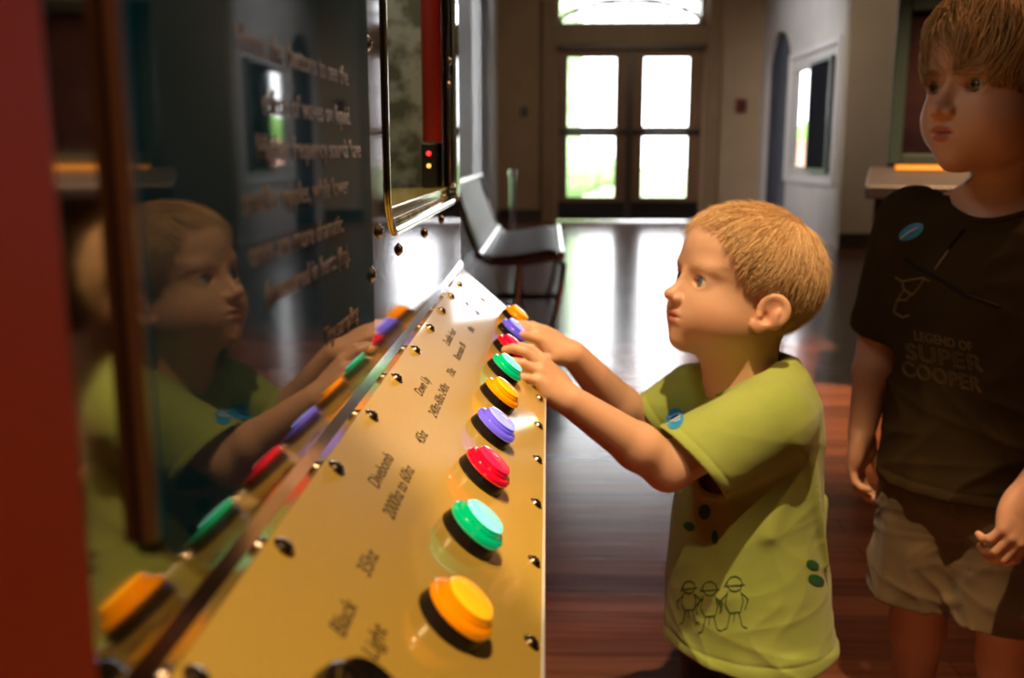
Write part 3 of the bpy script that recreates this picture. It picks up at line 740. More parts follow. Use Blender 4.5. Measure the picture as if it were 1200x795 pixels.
def make_hair(H, parent, name, colr, mask, offs, comb, nstr, seglen, nseg, rad, lift, seed, wave=0., tipfly=0., label=None, stopd=0, capin=0, clump=.12, drop=None):
    """soft cap under combed locks; mask(local)->mm inside the hairline; offs = thickness mm; comb(local)->direction"""
    r_ = np.random.default_rng(seed); sk = skull_ops(H)
    M = Model(); M.ops = list(sk)
    def thick(P):
        q = H.loc(P); m = np.clip((mask(q)-capin)/22, 0, 1); m = m*m*(3-2*m)
        cl = np.sin(q[..., 1]*.25+np.sin(q[..., 0]*.11)*2+q[..., 2]*.09)*.5+np.sin(q[..., 0]*.21+q[..., 1]*.13)*.5
        return -(m*(offs+cl*offs*clump) - (1-m)*3.0)*H.sc
    M.d(thick)
    c = H.w(0, 0, 20); R = .125*H.sc*1000
    me = M.mesh(name, c-R, c+R, .0022)
    # locks
    def sd(P): return Model.ev(M, P, sk)
    def grad(P):
        e = 1e-3; g = np.stack([sd(P+np.eye(3)[i]*e)-sd(P-np.eye(3)[i]*e) for i in range(3)], -1); return g/np.linalg.norm(g, axis=-1, keepdims=True)
    d = r_.normal(size=(nstr*5, 3)); d /= np.linalg.norm(d, axis=1)[:, None]
    P = H.w(-10, 0, 25)+ (d @ H.R.T)*.09*H.sc*1000
    for _ in range(6): P = P-sd(P)[:, None]*grad(P)
    m = mask(H.loc(P)); P = P[(m > (3 if not capin else -1)) & (r_.uniform(size=len(P)) < (np.clip(m/20, .10, 1) if capin else 1))][:nstr]; n = len(P); rs_ = r_.uniform(0, 14, n)
    lift0 = r_.uniform(.1, 1., n)*lift; ph = r_.uniform(0, 6.28, n); len_ = r_.uniform(.55, 1.15, n)
    pts = []
    jit = r_.normal(size=(n, 3))*.16
    for s in range(nseg+1):
        t = s/nseg; g = grad(P); q = H.loc(P)
        hgt = (offs*np.clip(mask(q)/18, .15, 1)+lift0*(.4+.8*math.sin(min(t, 1)*PI)) - (1.5 if t == 0 else 0) + (tipfly*t**3*lift0 if tipfly else 0))*H.sc
        dd = comb(q)+jit
        if wave: dd = dd+np.stack([np.sin(ph*.15+q[:, 0]*.08+q[:, 2]*.1), np.cos(ph*.15+q[:, 1]*.1), 0*ph], -1)*wave
        dd = dd/np.linalg.norm(dd, axis=1)[:, None]; dw = dd @ H.R.T
        pts.append(P+g*hgt[:, None])
        tang = dw-(dw*g).sum(-1, keepdims=True)*g; nn = np.linalg.norm(tang, axis=1, keepdims=True)+1e-6
        P2 = P+tang/nn*(seglen*len_*H.sc*(np.clip((mask(q)+rs_)/stopd, .0, 1) if stopd else 1.))[:, None]
        # below the hairline the lock hangs off the skull instead of hugging it
        P2 = P2-np.clip(sd(P2), -1, 1)[:, None]*grad(P2)*1.0 if drop is None else P2-(sd(P2)*np.where(drop(H.loc(P2)), 0, 1))[:, None]*grad(P2)
        P = P2
    pts = np.stack(pts, 1)                      # n, nseg+1, 3
    T = np.gradient(pts, axis=1); T /= np.linalg.norm(T, axis=2, keepdims=True)+1e-9
    up = r_.normal(size=(n, 1, 3)); A = np.cross(T, up); A /= np.linalg.norm(A, axis=2, keepdims=True)+1e-9; B = np.cross(T, A)
    tt = np.linspace(0, 1, nseg+1); rr = rad*(1-.75*tt**2)*H.sc
    rings = np.stack([pts+(A*math.cos(a)+B*math.sin(a))*rr[None, :, None] for a in (0, 2.094, 4.189)], 2)  # n,s,3,3
    vs = rings.reshape(-1, 3); base = (np.arange(n)*(nseg+1)*3)[:, None, None]
    s_ = (np.arange(nseg)*3)[None, :, None]; kk = np.arange(3)[None, None, :]
    a = base+s_+kk; b = base+s_+(kk+1) % 3; q = np.stack([a, b, b+3, a+3], -1).reshape(-1, 4)
    P0 = coords(me); nv = len(P0); qs = np.empty(len(me.polygons)*4, np.int32); me.polygons.foreach_get('vertices', qs)
    allv = np.concatenate([P0, vs]); allq = np.concatenate([qs.reshape(-1, 4), q+nv])
    m2 = bpy.data.meshes.new(name); m2.vertices.add(len(allv)); m2.vertices.foreach_set('co', allv.astype(np.float32).ravel())
    m2.loops.add(len(allq)*4); m2.loops.foreach_set('vertex_index', allq.astype(np.int32).ravel())
    m2.polygons.add(len(allq)); m2.polygons.foreach_set('loop_start', np.arange(0, len(allq)*4, 4, dtype=np.int32)); m2.update(calc_edges=True)
    # strand tone varies lock by lock
    tone = np.concatenate([np.full(nv, .45), np.repeat(r_.uniform(0, 1, n), (nseg+1)*3)])
    at_ = m2.color_attributes.new('tone', 'FLOAT_COLOR', 'POINT'); at_.data.foreach_set('color', np.stack([tone]*3+[tone*0+1], 1).astype(np.float32).ravel())
    hm = mat(name+'_strands', colr[1], .38, sheen=.1); ns, ls, b = nodes(hm)
    a = N(hm, 'ShaderNodeVertexColor', layer_name='tone'); r = ramp(hm, [(0, colr[0]), (.5, colr[1]), (1, colr[2])])
    ls.new(a.outputs['Color'], r.inputs[0]); ls.new(r.outputs[0], b.inputs['Base Color'])
    b.inputs['Subsurface Weight'].default_value = .0
    o = link(name, m2, hm, smooth=True); worldparent(o, parent)
    if label: o['label'] = label
    return o

def creases(fr, amp, items, base=.0):
    """cloth folds: items of (point, direction, half length, width, height)"""
    def f(P):
        q = fr.loc(P); out = np.zeros(P.shape[:-1]); wob = 6*np.sin(q[..., 2]*.05+q[..., 0]*.04)
        for (p, d, L, wd, h) in items:
            p = np.array(p, float); d = np.array(d, float); d /= np.linalg.norm(d)
            v = q-p; t = np.clip(v @ d, -L, L); r2 = ((v-t[..., None]*d)**2).sum(-1)
            out -= h*np.exp(-r2/wd**2)*fr.sc
        th = np.arctan2(q[..., 1], q[..., 0]); z = q[..., 2]; R = lambda x: (1-np.abs(np.sin(x)))**2.2
        w = np.sin(z*.021+1)+.7*np.sin(z*.047+th)
        g = R(th*2.5+w*.8)*1.0+R(th*3.5-z*.012+w*.6+2)*.7+R(z*.026+th*1.3+w)*.55+R(z*.05-th*2.1-w+.7)*.4
        out -= amp*fr.sc*(g-.7)*np.clip(1-(z-base)/330, .3, 1)
        return out
    return f
def on_surface(o_list, P0, D):
    """first hit of a ray on any of the meshes (world space)"""
    best = None
    for bv in o_list:
        h = bv.ray_cast(Vector(P0), Vector(D))
        if h[0] is not None and (best is None or h[3] < best[3]): best = h
    return best
# ---------------------------------------------------------------- the small child in green
kid = thing('person', 'small blond child in a lime green t-shirt reaching for the lit buttons', 'person', (.27, 1.2, 0))
th = math.radians(18); al = math.radians(11)
f0 = V(-math.cos(th), -math.sin(th), 0); HO = at(866, 337, 1.2)
Hd = Fr(HO, f0*math.cos(al)+V(0, 0, 1)*math.sin(al), sc=.001)
TB = V(.262, 1.2, 0); tf = V(-.83, -.56, 0)
Tf = Fr(TB, tf, sc=.001)                                 # torso frame, floor level, mm
shN, shF = V(.262, 1.125, .560), V(.190, 1.245, .552)
elN, wrN = at(783, 548, 1.095), at(668, 470, 1.05)
elF, wrF = at(752, 503, 1.26), at(672, 416, 1.19)
B = Model(); B.ops += head_ops(Hd, 1.12)
neck0 = Hd.w(-22, 0, -35); neck1 = V(.242, 1.2, .575)
B.u(cap(neck0, neck1, .041, .041), .025); B.u(cap(Hd.w(8, 0, -52), neck1, .030, .036), .03)
B.u(loft(Tf, [(585, 0, 0, 30, 40), (555, 0, 0, 50, 74), (500, 3, 0, 58, 76), (430, 8, 0, 66, 74), (360, 8, 0, 68, 74), (290, 0, 0, 62, 74), (250, 0, 0, 40, 50)]), .02)
for sh, el, wr in ((shN, elN, wrN), (shF, elF, wrF)):
    B.u(cap(sh, el, .031, .0265), .012); B.u(ell((0, 0, 0), (1, 1, 1), Fr(el, wr-el, sc=.0262)), .008)
    mid = el+(wr-el)*.32; B.u(cap(el, mid, .0262, .0268), .008); B.u(cap(mid, wr, .0268, .0175), .008)
# hands on the buttons
tN = at(604, 404, 1.035); HN = Fr(wrN, tN-wrN, u=(.55, -.55, .65), sc=.00100)
B.ops += hand_ops(HN, -1, [(18, 34, 30), (12, 30, 34), (16, 26, 20), (20, 12, 10)], spread=(12, 3, -10, -24), thumb=((19, 16), 30, -26))
tF = at(618, 382, 1.185); HF = Fr(wrF, tF-wrF, u=(.5, -.35, .75), sc=.00100)
B.ops += hand_ops(HF, 1, [(10, 26, 24), (14, 22, 20), (16, 22, 18), (20, 20, 14)], spread=(12, 3, -6, -16), thumb=((19, 16), 34, -24))
feet = []
for q, fwd in ((1, 10), (-1, -12)):
    hip, knee, ank = Tf.w(0, 40*q, 275), Tf.w(10+fwd, 46*q, 150), Tf.w(-8+fwd, 48*q, 45)
    B.u(cap(hip, knee, .045, .034), .02); B.u(cap(knee, ank, .034, .021), .012); B.u(ell((18+fwd, 48*q, 26), (48, 20, 18), Tf), .012)
    feet.append((fwd, q, knee, ank, hip))
body = B.mesh('body', (-.12, .9, -.01), (.45, 1.45, .86), .00165)
lipc, chk = (.62, .21, .17), (.76, .33, .22)
sk = (.76, .45, .29)
paint(body, sk, [(blob((52, 40, -34), (24, 22, 22), Hd, .8), chk), (blob((52, -40, -34), (24, 22, 22), Hd, 1.0), chk), (blob((90, 0, -24), (12, 12, 10), Hd, .6), chk),
                 (blob((-6, 70, -24), (22, 18, 28), Hd, .8), (.80, .36, .24)), (blob((-6, -70, -24), (22, 18, 28), Hd, .8), (.80, .36, .24)),
                 (blob((82, 0, -43), (9, 18, 4.4), Hd, 3), lipc), (blob((80, 0, -52), (9, 16, 5), Hd, 3), lipc),
                 (blob((71, 27.5, 6.4), (6, 12, 1.7), Hd, 1.2), (.42, .22, .13)), (blob((71, -27.5, 6.4), (6, 12, 1.7), Hd, 1.2), (.42, .22, .13)),
                 (blob((76, 28, 17), (12, 17, 3.4), Hd, .7), (.70, .46, .27)), (blob((76, -28, 17), (12, 17, 3.4), Hd, .7), (.70, .46, .27))])
m_skin = skin_mat('skin', sk, lipc, chk, Hd, 1)
worldparent(link('body', body, m_skin, smooth=True), kid)
eyes(Hd, kid, (.10, .17, .26), (1, -.02, .05))
# shirt
S = Model()
torso_l = loft(Tf, [(612, -6, 0, 38, 46), (592, -3, 0, 52, 68), (560, -2, 0, 64, 88), (520, 0, 0, 76, 91), (470, 4, 0, 84, 92), (400, 8, 0, 93, 97), (330, 6, 2, 99, 104), (270, 0, 3, 103, 109), (238, -4, 5, 107, 113), (225, -4, 5, 107, 113)])
S.u(torso_l, .02)
slN, slF = shN+(elN-shN)*.82, shF+(elF-shF)*.72
S.u(cap(shN+V(0, 0, -.003), slN+(elN-shN)*.1, .043, .046), .030); S.u(cap(shN+V(.005, 0, -.020), slN+(elN-shN)*.12+V(0, 0, -.022), .042, .043), .03); S.u(cap(shF, slF+(elF-shF)*.08, .040, .038), .026)
S.d(creases(Tf, 3.0, [((30, 75, 470), (.5, .2, -1), 60, 12, 5), ((-20, 92, 430), (-.3, .1, -1), 70, 8, 7), ((-55, 62, 400), (.55, .0, -1), 90, 9, 8), ((60, 40, 300), (.2, .5, -1), 60, 16, 4),
                      ((-40, 80, 300), (.8, .3, -.7), 60, 12, 4), ((0, 105, 250), (1, .2, .25), 60, 10, 3.5), ((70, -40, 330), (.1, -.1, -1), 90, 15, 6), ((85, 10, 380), (0, 0, -1), 100, 12, 5), ((80, 40, 420), (.0, .1, -1), 90, 10, 4)], 200))
def hemband(P):
    z = Tf.loc(P)[..., 2]; return -.0012*np.exp(-((z-243)/7)**2)+.0012*np.exp(-((z-253)/1.8)**2)
def sleeveband(sl, dr):
    dr = dr/np.linalg.norm(dr)
    def g(P):
        v = P-sl; s = v @ dr; r = np.sqrt((v**2).sum(-1)); near = np.exp(-(np.maximum(r-.055, 0)/.01)**2)
        return near*(-.0009*np.exp(-((s+.005)/.005)**2)+.0012*np.exp(-((s+.0125)/.0014)**2))
    return g
S.d(hemband); S.d(sleeveband(slN, elN-shN+V(.02, 0, -.028))); S.d(sleeveband(slF, elF-shF))
S.shell(.0042)
for ec in (endcut(slN, elN-shN+V(.02, 0, -.028), .085), endcut(slF, elF-shF, .085)): S.s(lambda P, ec=ec: np.maximum(ec(P), .012-torso_l(P)), .001)
S.s(lambda P: Tf.loc(P)[..., 2]*.001-.235-.003*np.sin(np.arctan2(Tf.loc(P)[..., 1], Tf.loc(P)[..., 0])*3+1), .001)
nk = V(.243, 1.2, .578); ndir = V(-.22, -.12, .97); ndir /= np.linalg.norm(ndir)
S.s(cap(nk-ndir*.03-tf*.003, nk+ndir*.08, .041, .060), .002)
shirt = S.mesh('t_shirt', (.05, .95, .17), (.46, 1.42, .66), .0017)
m_green = fabric('green_jersey', (.30, .39, .075), (.36, .45, .10))
sh_o = worldparent(link('t_shirt', shirt, m_green, smooth=True), kid)
# collar rib
ring = []
bvS = BVHTree.FromPolygons([tuple(v.co) for v in shirt.vertices], [tuple(p.vertices) for p in shirt.polygons])
for a in np.linspace(0, 2*PI, 60, endpoint=False):
    l = np.cross((0, 0, 1), tf); l /= np.linalg.norm(l); d = tf/np.linalg.norm(tf)*math.cos(a)+l*math.sin(a)
    c = nk; p = c+d*.047
    h = bvS.find_nearest(Vector(p)); ring.append(h[0])
ring = [Vector(np.mean([ring[(i+j) % 60] for j in range(-3, 4)], axis=0)) for i in range(60)]
o = obj('collar', tube(ring, .0036, 8, closed=True), m_green, smooth=True); worldparent(o, kid)
# prints drawn on the shirt
def decal(name, strokes, bvh, r, m, parent, push=.0006, n=8):
    """strokes given in picture points, laid on the cloth where the eye sees them"""
    bm = bmesh.new()
    for st in strokes:
        pts = []
        for i in range(len(st)-1):
            for t in np.linspace(0, 1, n, endpoint=False): pts.append(np.array(st[i])*(1-t)+np.array(st[i+1])*t)
        pts.append(np.array(st[-1])); Q = []
        for p in pts:
            d = at(p[0], p[1], 1.)-EYE; h = bvh.ray_cast(Vector(EYE), Vector(d).normalized())
            if h[0] is not None: Q.append(h[0]+h[1]*push)
        if len(Q) > 2: tube(Q, r, 6, bm)
    o = obj(name, bm, m, smooth=True); return worldparent(o, parent)
def ringpts(cx, cy, rx, ry, n=9): return [(cx+rx*math.cos(2*PI*i/n), cy+ry*math.sin(2*PI*i/n)) for i in range(n+1)]
m_pr = mat('print_green', (.03, .10, .035), .8)
def stickman(x, y, s=1.):
    return [ringpts(x, y, 9*s, 9*s), [(x-9*s, y-2), (x-12*s, y+3), (x+12*s, y+1)], [(x-8*s, y+9*s), (x-11*s, y+24*s), (x-6*s, y+34*s), (x+7*s, y+33*s), (x+10*s, y+20*s), (x+7*s, y+9*s)],
            [(x-9*s, y+12*s), (x-18*s, y+22*s), (x-15*s, y+32*s)], [(x+8*s, y+11*s), (x+16*s, y+18*s), (x+12*s, y+30*s)], [(x-5*s, y+34*s), (x-9*s, y+52*s), (x-14*s, y+54*s)], [(x+5*s, y+34*s), (x+9*s, y+50*s), (x+15*s, y+52*s)], [(x, y+34*s), (x-1*s, y+44*s)]]
decal('shirt_print', stickman(861, 684)+stickman(832, 690, .95)+stickman(808, 688, .8), bvS, .0005, m_pr, kid)
def patch(name, cx, cy, rx, ry, rot, bvh, m, parent, push=.0008, n=22, mk=5):
    bm = bmesh.new(); rows = []
    for k in range(mk+1):
        row = []
        for i in range(n):
            a = 2*PI*i/n; u, v = rx*k/mk*math.cos(a), ry*k/mk*math.sin(a); x = cx+u*math.cos(rot)-v*math.sin(rot); y = cy+u*math.sin(rot)+v*math.cos(rot)
            h = bvh.ray_cast(Vector(EYE), Vector(at(x, y, 1.)-EYE).normalized())
            if h[0] is None: return None
            row.append(h[0]+h[1]*push)
            if k == 0: break
        rows.append([bm.verts.new(p) for p in row])
    for i in range(n): bm.faces.new([rows[0][0], rows[1][i], rows[1][(i+1) % n]])
    for k in range(1, mk):
        for i in range(n): bm.faces.new([rows[k][i], rows[k+1][i], rows[k+1][(i+1) % n], rows[k][(i+1) % n]])
    o = obj(name, bm, m, smooth=True); return worldparent(o, parent)
m_stick = mat('sticker_blue', (.03, .30, .62), .4); m_stw = mat('sticker_white', (.75, .8, .85), .5)
patch('sticker', 791, 491, 10, 13, .3, bvS, m_stick, kid)
decal('sticker_mark', [[(784, 489), (790, 486), (797, 484), (797, 489), (786, 495), (792, 495), (798, 492)]], bvS, .0007, m_stw, kid, push=.0013)
m_blot = mat('print_blot', (.02, .13, .05), .8)
for a in ((826, 600, 7, 9, 0), (808, 617, 7, 5, .3), (838, 630, 4, 8, 0), (952, 662, 8, 5, .5), (956, 680, 10, 6, .4), (779, 655, 5, 9, 0)): patch('shirt_print', *a, bvS, m_blot, kid)
# shorts and shoes
m_blackcloth = fabric('black_cotton', (.012, .012, .014), (.02, .02, .022))
Q = Model(); Q.u(loft(Tf, [(330, 0, 0, 70, 78), (290, -4, 0, 74, 82), (245, -4, 0, 74, 84), (228, -4, 0, 60, 76)]), .02)
for fwd, q, knee, ank, hip in feet: Q.u(cap(hip, knee+V(0, 0, -.01), .052, .050), .02)
Q.d(creases(Tf, 2.5, [], 120)); Q.shell(.0042)
for fwd, q, knee, ank, hip in feet: Q.s(endcut(knee+V(0, 0, -.012), knee-hip, .075), .001)
Q.s(lambda P: .322-P[..., 2], .001)
worldparent(link('shorts', Q.mesh('shorts', (.12, 1.03, .09), (.42, 1.36, .36), .0022), m_blackcloth, smooth=True), kid)
m_shoe = mat('shoe_canvas', (.05, .06, .12), .7); m_sole = mat('shoe_sole', (.6, .58, .54), .6)
for fwd, q, knee, ank, hip in feet:
    X = Model(); X.u(ell((20+fwd, 48*q, 27), (60, 27, 25), Tf), .01); X.u(cap(Tf.w(-8+fwd, 48*q, 34), Tf.w(-10+fwd, 48*q, 62), .029, .029), .014); X.s(lambda P: P[..., 2]-.012, .002); X.s(cap(ank+V(0, 0, .01), ank+V(0, 0, .06), .024, .027), .002)
    c = Tf.w(15+fwd, 48*q, 40); s_o = worldparent(link('shoe', X.mesh('shoe', c-.085, c+.085, .0025), m_shoe, smooth=True), kid)
    X = Model(); X.u(ell((20+fwd, 48*q, 12), (64, 30, 22), Tf), .01); X.i(lambda P: np.abs(P[..., 2]-.0075)-.0073, .002)
    me = X.mesh('sole', c-.085, c+.085, .0025); so = link('sole', me, m_sole, smooth=True); bpy.context.view_layer.update(); so.parent = s_o; so.matrix_parent_inverse = s_o.matrix_world.inverted()
# fine blond hair
def kmask(q):
    f, l, u = q[..., 0], np.abs(q[..., 1]), q[..., 2]
    front = 66-f-np.clip(68-u, 0, 200)*.80       # hairline slants back down the temple
    back = np.where(f < -8, u+54+(-f-8)*.04, u+24)
    ear = np.sqrt((f+8)**2+(u+18)**2)-25+np.clip(45-l, 0, 60)
    return np.minimum(np.minimum(front, back), np.minimum(ear, 60))
def kcomb(q):
    w = q-np.array([-62., 4., 74.]); w = w/(np.linalg.norm(w, axis=-1, keepdims=True)+1e-6)
    return w+np.stack([np.where(q[..., 0] < -10, -.15, .25), 0*q[..., 0], np.where(np.abs(q[..., 1]) > 35, -.7, -.1)], -1)
make_hair(Hd, kid, 'hair', ((.62, .37, .15), (.80, .53, .25), (.95, .74, .44)), kmask, 3.0, kcomb, 8000, 5.2, 9, .36, 1.8, 3, wave=.12, tipfly=5, stopd=16, capin=13, clump=.3, drop=lambda q: (q[..., 0] < -30) & (q[..., 2] < -5), label='fine straight blond hair')
# ---------------------------------------------------------------- the older child
boy = thing('person', 'older sandy-haired child in a dark olive t-shirt and khaki shorts standing behind', 'person', (.57, 1.28, 0))
th = math.radians(24); f1 = V(-math.cos(th), -math.sin(th), 0)
SB = .00116
eyem = at(1117, 100, 1.235); HB0 = eyem-f1*69*SB
Hb = Fr(HB0, f1*math.cos(.02)-V(0, 0, 1)*math.sin(.02), sc=SB)
bf = V(-.60, -.80, 0); BB = V(.580, 1.290, 0); Bf = Fr(BB, bf, sc=.001)
sR, sL = Bf.w(0, -105, 765), Bf.w(0, 105, 765)
eR, wR = at(1030, 405, 1.40), at(1010, 505, 1.375)
eL, wL = Bf.w(-25, 165, 600), at(1207, 575, 1.12)
B = Model(); B.ops += head_ops(Hb, 1.0)
B.u(cap(Hb.w(-20, 0, -40), Bf.w(0, 0, 785), .040, .040), .022)
B.u(cap(Bf.w(-3, 0, 800), Bf.w(0, 70, 772), .035, .032), .02); B.u(cap(Bf.w(-3, 0, 800), Bf.w(0, -70, 772), .035, .032), .02)
B.u(loft(Bf, [(800, 0, 0, 30, 40), (775, 0, 0, 50, 95), (700, 0, 0, 65, 98), (600, 0, 0, 66, 90), (520, 0, 0, 66, 88), (450, 0, 0, 70, 96), (410, 0, 0, 50, 70)]), .02)
for sh, el, wr in ((sR, eR, wR), (sL, eL, wL)):
    B.u(cap(sh, el, .035, .028), .014); mid = el+(wr-el)*.3; B.u(cap(el, mid, .028, .028), .01); B.u(cap(mid, wr, .028, .019), .01)
HR = Fr(wR, V(-.10, -.05, -1), u=(-.75, .6, .0), sc=.00118)
B.ops += hand_ops(HR, -1, [(20, 30, 25), (24, 32, 25), (26, 34, 25), (28, 34, 28)], spread=(4, 1, -3, -8), thumb=((20, 17), 20, -22))
HL = Fr(wL, at(1182, 645, 1.10)-wL, u=(.25, -.9, .2), sc=.00118)
B.ops += hand_ops(HL, 1, [(25, 40, 30), (30, 42, 30), (32, 44, 30), (34, 44, 30)], spread=(5, 1, -3, -8), thumb=((21, 18), 26, -24))
bfeet = []
for q, fwd in ((1, 12), (-1, -10)):
    hip, knee, ank = Bf.w(0, 52*q, 440), Bf.w(10+fwd, 60*q, 262), Bf.w(-8+fwd, 62*q, 62)
    B.u(cap(hip, knee, .058, .041), .025); B.u(cap(knee, ank+V(0, 0, .12), .040, .037), .015); B.u(cap(ank+V(0, 0, .12), ank, .037, .024), .012); B.u(ell((24+fwd, 62*q, 32), (62, 25, 22), Bf), .015)
    bfeet.append((fwd, q, knee, ank, hip))
body = B.mesh('body', (.32, 1.0, -.01), (.86, 1.56, 1.1), .0021)
sk2 = (.78, .42, .27)
paint(body, sk2, [(blob((52, 40, -34), (24, 22, 22), Hb, .8), (.78, .33, .22)), (blob((52, -40, -34), (24, 22, 22), Hb, .8), (.78, .33, .22)),
                  (blob((82, 0, -43), (9, 15, 4.4), Hb, 3), (.55, .18, .14)), (blob((80, 0, -52), (9, 13, 5), Hb, 3), (.55, .18, .14)),
                  (blob((71, 27.5, 6.4), (6, 12, 1.7), Hb, 1.2), (.30, .15, .09)), (blob((71, -27.5, 6.4), (6, 12, 1.7), Hb, 1.2), (.30, .15, .09)),
                  (blob((76, 28, 17), (12, 17, 3.4), Hb, .9), (.40, .22, .10)), (blob((76, -28, 17), (12, 17, 3.4), Hb, .9), (.40, .22, .10))])
worldparent(link('body', body, m_skin, smooth=True), boy)
eyes(Hb, boy, (.08, .07, .05), (1, .0, -.05))
S = Model()
S.u(loft(Bf, [(808, -4, 0, 44, 56), (790, -2, 0, 58, 92), (765, 0, 0, 72, 112), (700, 2, 0, 82, 116), (600, 4, 0, 88, 118), (500, 4, 0, 94, 124), (420, 2, 0, 98, 128), (395, 2, 0, 98, 128)]), .02)
aR, aL = sR+(eR-sR)*.88, sL+(eL-sL)*.85
S.u(cap(sR, aR+(eR-sR)*.06, .052, .046), .03); S.u(cap(sL, aL+(eL-sL)*.06, .052, .052), .03)
S.d(creases(Bf, 4.5, [((60, -20, 690), (.2, .9, -.5), 60, 14, 3), ((60, 60, 520), (0, .1, -1), 90, 16, 6), ((85, -50, 470), (0, -.1, -1), 70, 14, 5), ((70, 90, 560), (0, .3, -1), 80, 14, 6)], 400))
def hb(P):
    z = Bf.loc(P)[..., 2]; return -.0014*np.exp(-((z-424)/8)**2)+.0012*np.exp(-((z-434)/1.8)**2)
S.d(hb); S.shell(.0048)
S.s(endcut(aR, eR-sR, .085), .001); S.s(endcut(aL, eL-sL, .085), .001)
S.s(lambda P: P[..., 2]-.418, .001)
nk = Bf.w(-2, 0, 792); nd = V(-.12, -.1, .98)
S.s(cap(nk-nd*.03+bf*.012, nk+nd*.09+bf*.024, .051, .062), .002)
sm = S.mesh('t_shirt', (.34, 1.02, .39), (.84, 1.56, .88), .0022)
m_olive_c = fabric('olive_jersey', (.046, .029, .011), (.058, .037, .014), sheen=0, spec=.2)
worldparent(link('t_shirt', sm, m_olive_c, smooth=True), boy)
bvB = BVHTree.FromPolygons([tuple(v.co) for v in sm.vertices], [tuple(p.vertices) for p in sm.polygons])
ring = []
for a in np.linspace(0, 2*PI, 60, endpoint=False):
    l = np.cross((0, 0, 1), bf); d = bf*math.cos(a)+l*math.sin(a); ring.append(bvB.find_nearest(Vector(nk+bf*.018+d*.058))[0])
ring = [Vector(np.mean([ring[(i+j) % 60] for j in range(-3, 4)], axis=0)) for i in range(60)]
worldparent(obj('collar', tube(ring, .0042, 8, closed=True), m_olive_c, smooth=True), boy)
patch('sticker', 1068, 272, 16, 8, -.5, bvB, m_stick, boy)
decal('sticker_mark', [[(1056, 280), (1066, 272), (1076, 267)]], bvB, .0011, m_stw, boy, push=.0015)
m_p1 = mat('print_tan', (.22, .135, .065), .8); m_p2 = mat('print_dark', (.012, .008, .006), .8); m_p3 = mat('print_pale', (.30, .22, .14), .8)
decal('shirt_print', [[(1060, 302), (1072, 312), (1092, 322), (1110, 333), (1130, 345), (1150, 352), (1172, 360)], [(1112, 290), (1122, 278), (1130, 268)]], bvB, .0022, m_p2, boy)
decal('shirt_print', [[(1096, 316), (1103, 306), (1112, 294)]], bvB, .0016, m_p3, boy)
decal('shirt_print', [[(1050, 325), (1058, 330), (1060, 340), (1052, 352), (1048, 366), (1058, 372), (1066, 370)], [(1058, 330), (1070, 328), (1082, 326), (1090, 330)], [(1060, 340), (1070, 346), (1078, 336), (1084, 326)], [(1052, 352), (1062, 352), (1068, 345)]], bvB, .0016, m_p1, boy)
# outline lettering across the chest
def shirt_words(s, x0, y0, x1, y1, hgt, m, r):
    cu = bpy.data.curves.new('t', 'FONT'); cu.body = s; cu.size = 1; cu.space_character = 1.08
    o = bpy.data.objects.new('t', cu); C.objects.link(o); dg = bpy.context.evaluated_depsgraph_get()
    me = bpy.data.meshes.new_from_object(o.evaluated_get(dg)); bpy.data.objects.remove(o)
    bm0 = bmesh.new(); bm0.from_mesh(me); bmesh.ops.remove_doubles(bm0, verts=bm0.verts, dist=1e-4)
    w = max(v.co.x for v in bm0.verts); st = []
    ex, ey = x1-x0, y1-y0
    def mp(c): t = c.x/w; return (x0+ex*t-c.y*hgt*.12, y0+ey*t-c.y*hgt)
    for e in bm0.edges:
        if len(e.link_faces) == 1: st.append([mp(e.verts[0].co), mp(e.verts[1].co)])
    bm0.free()
    return st
st = shirt_words('LEGEND OF', 1072, 398, 1140, 412, 15, None, 0)+shirt_words('SUPER', 1062, 420, 1152, 436, 26, None, 0)+shirt_words('COOPER', 1058, 440, 1150, 460, 25, None, 0)
decal('shirt_print', st, bvB, .00055, m_p1, boy, n=3)
m_khaki = fabric('khaki_cotton', (.15, .098, .048), (.19, .125, .064))
Q = Model(); Q.u(loft(Bf, [(480, 0, 0, 80, 104), (440, 0, 0, 84, 112), (395, 0, 0, 84, 114), (370, 0, 0, 70, 104)]), .02)
for fwd, q, knee, ank, hip in bfeet: Q.u(cap(hip+V(0, 0, -.03), knee+V(0, 0, -.03), .070, .071), .03)
Q.d(creases(Bf, 5, [((60, 40, 330), (.1, .8, .3), 40, 9, 5), ((65, 60, 305), (0, 1, -.3), 40, 9, 5), ((60, 60, 350), (0, 1, .2), 40, 9, 5), ((66, 30, 280), (0, 1, .3), 40, 8, 4.5), ((60, 80, 270), (0, .4, 1), 40, 9, 5), ((40, -60, 330), (.3, 0, -1), 60, 12, 5), ((60, -90, 300), (.0, 0, -1), 60, 12, 5)], 240))
Q.shell(.0048)
for fwd, q, knee, ank, hip in bfeet: Q.s(endcut(knee+V(0, 0, -.02), knee-hip, .095), .001)
Q.s(lambda P: .465-P[..., 2], .001)
worldparent(link('shorts', Q.mesh('shorts', (.36, 1.04, .2), (.82, 1.54, .5), .0024), m_khaki, smooth=True), boy)
